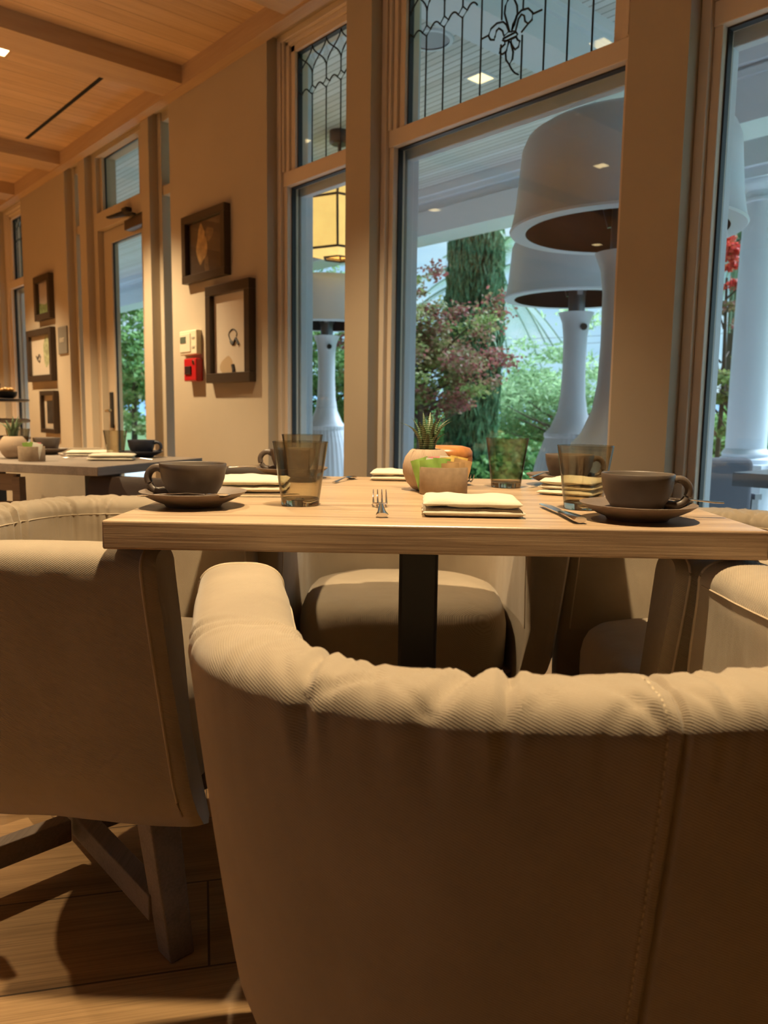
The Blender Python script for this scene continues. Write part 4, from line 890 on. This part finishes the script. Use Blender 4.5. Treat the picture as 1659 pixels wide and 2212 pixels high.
# balustrade
def balustrade(x0, x1, y, label):
    L = x1 - x0; g = empty('balustrade', ((x0 + x1) / 2, y, -.02)); tag(g, label, 'balustrade', 'white balustrades along the porch edge')
    MB().box(-L / 2, L / 2, -.07, .07, .57, .63).box(-L / 2, L / 2, -.09, .09, .63, .66).build('top_rail', white_m, g, bevel=.008)
    MB().box(-L / 2, L / 2, -.06, .06, .06, .13).build('bottom_rail', white_m, g, bevel=.006)
    n = int(L / .17); pm = None
    for i in range(n):
        x = -L / 2 + L * (i + .5) / n
        if pm is None: pm = MB().lathe([(.04, .13), (.04, .16), (.025, .175), (.045, .23), (.055, .29), (.045, .35), (.024, .44), (.028, .47), (.022, .49), (.04, .53), (.04, .57)], 20).build('baluster', white_m, g, smooth=40)
        else: c = pm.copy(); COL.objects.link(c)
        (pm if i == 0 else c).location = (x, 0, 0)
    return g
balustrade(-9.6, -6.3, 5.42, 'white balustrade beyond the door, far left'); balustrade(-2.18, .6, 5.42, 'white balustrade outside the right window, behind the grey patio chair')
# lights in the porch ceiling
def porchlight(x, y, lb):
    g = empty('porch_downlight', (x, y, PC)); tag(g, 'square warm recessed light in the white porch ceiling' + lb, 'ceiling light', 'porch ceiling lights')
    fr = MB()
    for a, b, c, d in ((-.075, .075, -.075, -.06), (-.075, .075, .06, .075), (-.075, -.06, -.06, .06), (.06, .075, -.06, .06)): fr.box(a, b, c, d, -.008, .0)
    fr.build('trim_ring', white_m, g); MB().box(-.059, .059, -.059, .059, -.004, -.001).build('lens', mat('porch_lens', (.9, .75, .5), .4, emit=(1, .72, .36), es=1.6), g)
for x, y, lb in ((-3.42, 3.74, ', seen through the leaded pane'), (-4.36, 4.43, ', left of the big heater hood'), (-5.9, 3.3, ' beyond the amber lantern'), (-7.2, 3.4, ', seen through the door glass')): porchlight(x, y, lb)
g = empty('ceiling_speaker', (-3.283, 3.176, PC)); tag(g, 'round grey speaker grille set in the porch ceiling', 'speaker')
MB().lathe([(.105, -.004), (.105, 0)], 48).build('grille', mat('speaker_grey', (.36, .39, .45), .6), g); MB().lathe([(.105, -.010), (.125, -.010), (.13, 0), (.105, 0)], 48, cap0=False, cap1=False).build('trim_ring', white_m, g, smooth=30)
# lantern
g = empty('hanging_lantern', (-4.74, 3.68, 0)); tag(g, 'faceted amber glass lantern with black ribs hanging in the porch', 'lantern')
def ring(r_, z, n=6, ph=.35): return [Vector((r_ * math.cos(2 * PI * i / n + ph), r_ * math.sin(2 * PI * i / n + ph), z)) for i in range(n)]
rs = [ring(.17, 2.60), ring(.20, 2.52), ring(.335, 2.40), ring(.335, 2.30), ring(.235, 2.04)]
rs = [ring(.16, 2.70), ring(.20, 2.58), ring(.375, 2.42), ring(.275, 2.09), ring(.12, 2.05)]
amb = mat('amber_lit_glass', (.85, .55, .2), .4, noise_s=8, noise_a=.2, emit=(1, .62, .17), es=.8)
b = MB()
for a, c in zip(rs, rs[1:]):
    for i in range(6): b.add([a[i], a[(i + 1) % 6], c[(i + 1) % 6], c[i]], [(0, 1, 2, 3)])
b.build('glass_panels', amb, g)
b = MB()
for q in rs:
    for i in range(6): b.tube([q[i], q[(i + 1) % 6]], .009, 6)
for a, c in zip(rs[:-2], rs[1:-1]):
    for i in range(6): b.tube([a[i], c[i]], .009, 6)
b.build('ribs', black_m, g)
MB().lathe([(.14, 2.66), (.10, 2.70), (.015, 2.72), (.012, PC - .03)], 24).build('stem', black_m, g, smooth=30); MB().lathe([(.06, PC - .09), (.075, PC - .08), (.075, PC)], 28).build('canopy', black_m, g, smooth=30)
# heaters
def make_heater(label):
    g = empty('patio_heater'); tag(g, label, 'patio heater', 'white domed patio heaters on the porch')
    b = MB(); n = 96; Z0 = Matrix.Translation((0, 0, 1.64))
    b.lathe([(.39, -.004), (.40, -.008), (.450, -.004), (.455, .004), (.447, .02), (.432, .10), (.420, .24), (.414, .31), (.396, .352), (.358, .376), (.28, .388), (.001, .395)], n, Z0, cap0=False, cap1=False); b.cur = 1
    b.lathe([(.39, -.004), (.400, .03), (.402, .10), (.398, .24), (.388, .31), (.34, .35), (.001, .37)], n, Z0, cap0=False, cap1=False)
    b.build('hood', [heater_m, heatin_m], g, smooth=50)
    MB().lathe([(.09, 1.86), (.13, 1.88), (.145, 1.92), (.13, 1.93), (.10, 1.94), (.10, 1.975)], 36).build('burner', hmetal_m, g, smooth=40)
    MB().lathe([(.052, 1.50), (.052, 1.86), (.09, 1.88)], 32).build('pole', hmetal_m, g, smooth=40)
    for i in range(3):
        a = 2 * PI * i / 3 + .6; MB().bar((.05 * math.cos(a), .05 * math.sin(a), 1.66), (.12 * math.cos(a), .12 * math.sin(a), 1.90), .012, .035).build('bracket', hmetal_m, g)
    MB().lathe([(.112, 1.553), (.108, 1.548), (.085, 1.49), (.074, 1.40), (.072, 1.2), (.078, 1.04), (.095, .93), (.135, .835), (.165, .80)], 56).build('stem_cover', heater_m, g, smooth=40)
    MB().lathe([(.165, .80), (.172, .795), (.172, .775), (.165, .765), (.215, .62), (.255, .42), (.275, .2), (.28, .0), (.28, -.02)], 144, rib=.010, ribn=36).build('base_cover', heater_m, g, smooth=30)
    MB().lathe([(.022, 0), (.018, .012)], 20, Matrix.Translation((.03, -.088, 1.46)) @ Matrix.Rotation(R(90), 4, 'X')).build('knob', mat('knob_black', (.02, .02, .02), .3), g, smooth=30)
    return g
h0 = make_heater('large white domed patio heater nearest the glass, behind the right pillar'); h0.location = (-1.80, 2.84, 0)
h1 = dup(h0, (-2.99, 4.22, 0)); h1['label'] = 'white domed patio heater with ribbed base, left of and behind the largest one'
h2 = dup(h0, (-5.38, 4.05, 0)); h2['label'] = 'white domed patio heater seen under the amber lantern, through the left window'
for h in (h0, h1, h2): h.rotation_euler = (0, 0, AZ)
# patio furniture right
cush = mat('grey_patio_cushion', (.10, .11, .14), .85)
def patio_chair(loc, rz, label):
    g = empty('patio_chair', loc, rz); tag(g, label, 'chair', 'grey cushioned patio chairs')
    MB().box(-.26, .26, -.26, .26, .30, .42).build('seat_cushion', cush, g, bevel=.04, seg=4)
    MB().box(-.25, .25, -.30, -.19, .40, .70).build('back_cushion', cush, g, bevel=.04, seg=4)
    for sx in (-1, 1):
        MB().box(sx * .29 - .02, sx * .29 + .02, -.28, .26, .48, .51).build('armrest', hmetal_m, g)
        for sy in (-1, 1): MB().box(sx * .28 - .018, sx * .28 + .018, sy * .25 - .018, sy * .25 + .018, -.02, .48).build('leg', hmetal_m, g)
    MB().box(-.27, .27, -.27, .27, .26, .30).build('seat_frame', hmetal_m, g)
    return g
patio_chair((-2.15, 4.06, 0), AZ + R(12), 'grey cushioned patio chair outside the lower right window')
g = empty('patio_table', (-1.09, 3.55, 0)); tag(g, 'dark grey patio table outside the right window', 'table')
MB().box(-.35, .6, -.4, .4, .63, .685).build('tabletop', mat('patio_grey', (.10, .11, .13), .5), g); MB().box(-.05, .35, -.05, .05, -.02, .63).build('pedestal_column', hmetal_m, g)
# ================================================================== GARDEN
ground = mat('lawn', (.09, .16, .05), .95, noise_s=1.2, noise_a=.4)
o = MB().add([(-400, 5.6, -.6), (300, 5.6, -.6), (300, 600, -3), (-400, 600, -3)], [(0, 1, 2, 3)]).build('garden_ground', ground); tag(o, 'green lawn and garden ground beyond the porch', 'lawn', kind='structure')
def leaves(mb, c, rad, n, size, r, shape='ell', droop=0, asp=1.8, hollow=.35, clump=0):
    cl = [(Vector((r.gauss(0, .5), r.gauss(0, .5), r.gauss(0, .5)))) for _ in range(clump)] if clump else None
    vs = []; fs = []
    for _ in range(n):
        if cl:
            q = r.choice(cl); p = Vector((q.x + r.gauss(0, .13), q.y + r.gauss(0, .13), q.z + r.gauss(0, .07)))
        else:
            while True:
                p = Vector((r.uniform(-1, 1), r.uniform(-1, 1), r.uniform(-1, 1)))
                if hollow < p.length < 1: break
        p = Vector((c[0] + p.x * rad[0], c[1] + p.y * rad[1], c[2] + p.z * rad[2]))
        if droop: d = Vector((r.gauss(0, .22), r.gauss(0, .22), -1 if r.random() < .8 else 1)).normalized()
        else: d = Vector((r.gauss(0, 1), r.gauss(0, 1), r.gauss(-.2, .5))).normalized()
        e = d.cross(Vector((r.gauss(0, 1), r.gauss(0, 1), r.gauss(0, 1)))).normalized(); s_ = size * r.uniform(.6, 1.35)
        k = len(vs); vs += [p - d * s_ * asp / 2, p + e * s_ / 2, p + d * s_ * asp / 2, p - e * s_ / 2]; fs.append((k, k + 1, k + 2, k + 3))
    mb.add(vs, fs)
def tree(name, label, cat, loc, parts, trunk, group=None, twigs=0, seed=1):
    r = random.Random(seed); g = empty(name, loc); tag(g, label, cat, group)
    for nm, m_, c, rad, n, size, kw in parts:
        b = MB(); leaves(b, c, rad, n, size, r, **kw); b.build(nm, m_, g)
    if trunk:
        th, tr_ = trunk; b = MB(); b.tube([(0, 0, -.6 - loc[2]), (.03, .02, th * .5), (0, 0, th)], [tr_, tr_ * .8, tr_ * .4], 10)
        for _ in range(twigs):
            a = r.uniform(0, 6.28); z0 = th * r.uniform(.4, .95); L = r.uniform(.5, 1.) * parts[0][3][0]
            b.tube([(0, 0, z0), (L * .5 * math.cos(a), L * .5 * math.sin(a), z0 + .15), (L * math.cos(a), L * math.sin(a), z0 + r.uniform(.1, .4))], [tr_ * .4, tr_ * .25, .005], 6)
        b.build('trunk', mat('bark', (.07, .05, .04), .9), g)
    return g
cyp = leafmat('cypress_green', [(.04, .11, .06), (.11, .24, .13), (.22, .38, .22)], 2.2, .2)
map_r = leafmat('maple_red', [(.12, .06, .055), (.30, .08, .09), (.16, .20, .08), (.38, .14, .15)], 1.6, .4)
map_g = leafmat('maple_green', [(.09, .17, .05), (.22, .30, .10), (.34, .24, .14)], 1.6, .4)
oli = leafmat('olive_green', [(.16, .28, .14), (.30, .46, .24), (.48, .64, .38)], 1.5, .5)
hed = leafmat('hedge_green_leaf', [(.06, .16, .06), (.18, .36, .12), (.36, .54, .20)], 1.3, .3)
bri = leafmat('bright_red_leaf', [(.30, .05, .04), (.65, .07, .06), (.38, .24, .08)], 2.5, .4)
palm_m = leafmat('palm_green', [(.12, .22, .12), (.22, .36, .22)], 2., .4)
def at(u, v, depth):     # a point on the sight line, used to survey where the garden plants stand
    d = (u - 829.5) * ca - (v - 1106) * cb + FPX * F
    p = Matrix.Rotation(AZ, 3, 'Z') @ (d * depth / FPX); return Vector((p.x, p.y, p.z + CAM_H))
p = at(1022, 760, 9.5)
g = empty('cypress_tree', (p.x, p.y, -.6)); tag(g, 'tall dark green weeping cypress between the red maple and the heaters', 'tree')
b = MB(); r = random.Random(3); leaves(b, (0, 0, 2.5), (.36, .36, 2.8), 17000, .035, r, droop=1, asp=5.5, hollow=.55)
b.build('crown', cyp, g)
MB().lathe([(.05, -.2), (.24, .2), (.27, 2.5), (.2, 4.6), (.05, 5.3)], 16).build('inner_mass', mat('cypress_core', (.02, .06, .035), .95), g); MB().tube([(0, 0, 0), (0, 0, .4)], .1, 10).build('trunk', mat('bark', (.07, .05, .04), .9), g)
p = at(905, 770, 8.5)
tree('maple_tree', 'red-leaved Japanese maple with green lower leaves beside the cypress', 'tree', (p.x, p.y, 0), [('red_crown', map_r, (.12, .08, p.z + .05), (.66, .62, .62), 8500, .031, dict(clump=70, asp=1.8)), ('green_crown', map_g, (-.15, -.1, p.z - .08), (.70, .62, .62), 8500, .031, dict(clump=70, asp=1.8))], (p.z, .05), twigs=14, seed=5)
p = at(1215, 860, 11)
tree('olive_tree', 'pale green feathery tree behind the heater stems', 'tree', (p.x, p.y, 0), [('crown', oli, (0, 0, p.z + .0), (1.1, 1.1, .75), 5200, .035, dict(clump=70, asp=3.2))], (p.z - .3, .05), twigs=20, seed=8)
p = at(1140, 920, 12.5)
tree('olive_tree', 'dense pale green bush right of the cypress', 'bush', (p.x, p.y, 0), [('crown', oli, (0, 0, p.z - .1), (1.2, 1.2, .95), 8000, .05, dict(hollow=.4, asp=2.4))], (p.z - .3, .08), seed=9)
for i, (u, v, dp, rx, rz, n) in enumerate([(1000, 1000, 10.5, 1.4, .55, 7000), (1250, 985, 13, 1.8, .7, 6500), (860, 960, 11, 1.6, .8, 6500), (1540, 940, 13, 1.0, .45, 4000), (1700, 960, 12, 1.4, .9, 5000)]):
    p = at(u, v, dp)
    tree('garden_shrub', ['low green hedge at the foot of the cypress', 'light green shrub behind the heater bases', 'green shrub below the red maple', 'light green shrub left of the porch column, beyond the road', 'green shrub right of the porch column'][i], 'shrub', (p.x, p.y, -.6), [('foliage', hed, (0, 0, p.z + .5), (rx, rx, rz), n, .07, dict(hollow=.5, asp=1.6))], None, seed=20 + i)
p = at(705, 850, 9.5)
tree('leafy_tree', 'bright green leafy tree behind the far heater, in the left window', 'tree', (p.x, p.y, 0), [('crown', hed, (0, 0, p.z), (.75, .75, .85), 6500, .05, dict(clump=60, asp=1.7))], (p.z, .06), twigs=8, seed=31)
p = at(690, 640, 12)
tree('leafy_tree', 'thin green tree top between the lantern and the far heater hood', 'tree', (p.x, p.y, 0), [('crown', oli, (0, 0, p.z), (.9, .9, 1.0), 2600, .05, dict(clump=40, asp=2.))], (p.z, .06), twigs=8, seed=33)
p = at(285, 790, 18)
tree('leafy_tree', 'mixed green tree seen through the door glass', 'tree', (p.x, p.y, 0), [('crown', hed, (0, 0, p.z + .3), (1.3, 1.3, 2.1), 7500, .08, dict(clump=110, asp=1.7)), ('reddish_leaves', map_g, (0, -.2, p.z - .8), (1.3, 1.3, .9), 1500, .08, dict(clump=30, asp=1.7))], (p.z, .08), twigs=10, seed=35)
p = at(45, 760, 32)
tree('leafy_tree', 'green tree seen through the farthest window', 'tree', (p.x, p.y, 0), [('crown', hed, (0, 0, p.z), (3, 3, 3.2), 4000, .16, dict(clump=60, asp=1.7))], (p.z, .08), seed=36)
p = at(1570, 600, 8.2)
tree('maple_tree', 'bright red maple foliage left of the porch column', 'tree', (p.x, p.y, 0), [('crown', bri, (0, 0, p.z + .22), (.36, .36, .36), 1500, .04, dict(clump=22, asp=1.6)), ('lower_leaves', map_r, (0, 0, p.z - .25), (.40, .40, .22), 600, .035, dict(clump=16, asp=1.6))], (p.z, .03), twigs=12, seed=41)
p = at(1590, 850, 8.0)
tree('maple_tree', 'green and rust maple boughs low behind the porch column', 'tree', (p.x, p.y, 0), [('crown', map_g, (0, 0, p.z), (.34, .5, .30), 1900, .04, dict(clump=24, asp=1.6)), ('rust_leaves', map_r, (-.1, 0, p.z - .12), (.3, .4, .2), 700, .035, dict(clump=14, asp=1.6))], (p.z, .03), twigs=12, seed=42)
def palm(label, u, v, dp, L, n, seed, amin=0, amax=6.28):
    p = at(u, v, dp); r = random.Random(seed); g = empty('palm_tree', (p.x, p.y, -.6)); tag(g, label, 'tree')
    MB().tube([(0, 0, 0), (.05, 0, (p.z + .6) / 2), (0, 0, p.z + .6)], [.2, .17, .15], 12).build('trunk', mat('bark', (.07, .05, .04), .9), g)
    for i in range(n):
        a = r.uniform(0, 6.28); el = r.uniform(-.5, 1.2); b = MB(); pts = []
        for k in range(15):
            t = k / 14; rr = L * t; pts.append(Vector((rr * math.cos(a) * math.cos(el), rr * math.sin(a) * math.cos(el), p.z + .6 + rr * math.sin(el) - L * .55 * t * t)))
        b.tube(pts, .012, 4); sd = Vector((-math.sin(a), math.cos(a), 0)); vs = []; fs = []
        for k in range(1, 56):
            t = k / 56; i0 = int(t * 14); q = pts[i0].lerp(pts[i0 + 1], t * 14 - i0); dr = (pts[i0 + 1] - pts[i0]).normalized(); ll = L * .26 * math.sin(PI * min(.95, t * .8 + .18))
            for s_ in (-1, 1):
                tip = q + (sd * s_ * .8 + dr * .7).normalized() * ll + Vector((0, 0, -ll * .25)); k0 = len(vs); vs += [q, q + dr * .022, tip]; fs.append((k0, k0 + 1, k0 + 2))
        b.add(vs, fs); b.build('frond', palm_m, g)
palm('feathery palm with arching fronds behind the cypress', 1060, 600, 16, 1.9, 26, 2)
palm('palm with drooping fronds behind the bright red maple', 1600, 520, 15, 2.0, 26, 4)
# neighbour roof, wires, hills
p = at(1545, 985, 22); g = empty('neighbour_house', (p.x, p.y, -2.5)); tag(g, 'grey shingled house roof low beyond the garden, right window', 'house')
MB().box(-2.6, 2.6, -1.6, 1.6, 0, 1.6).build('wall', white_m, g); MB().prism([(-3, 1.6), (3, 1.6), (2.2, 2.9), (-2.2, 2.9)], -2, 2).build('roof', mat('grey_shingle', (.22, .25, .32), .8, noise_s=6, noise_a=.2), g)
for i, (v0, v1) in enumerate(((708, 700), (722, 716))):
    a = at(600, v0 + 20, 40); b_ = at(1800, v1 - 20, 40); pts = [a.lerp(b_, t / 20) + Vector((0, 0, -.6 * math.sin(PI * t / 20))) for t in range(21)]
    o = MB().tube(pts, .014, 5).build('power_line', mat('wire_dark', (.12, .14, .17), .6)); tag(o, ('upper' if i == 0 else 'lower') + ' of two thin power lines crossing the sky', 'power line', 'power lines over the garden')
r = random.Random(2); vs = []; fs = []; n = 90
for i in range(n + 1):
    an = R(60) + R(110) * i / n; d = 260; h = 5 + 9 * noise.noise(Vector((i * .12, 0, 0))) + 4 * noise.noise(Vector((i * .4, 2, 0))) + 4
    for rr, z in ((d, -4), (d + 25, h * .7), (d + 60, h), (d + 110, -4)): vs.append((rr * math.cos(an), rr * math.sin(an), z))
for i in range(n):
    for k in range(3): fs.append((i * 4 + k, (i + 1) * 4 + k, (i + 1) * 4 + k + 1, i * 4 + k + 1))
o = MB().add(vs, fs).build('distant_hills', mat('hill_haze_blue', (.14, .25, .38), .95, noise_s=.03, noise_a=.3), smooth=60); tag(o, 'low hills on the horizon, coloured blue for haze', 'hills', kind='structure')  # blue of the distance haze is put into the hill colour
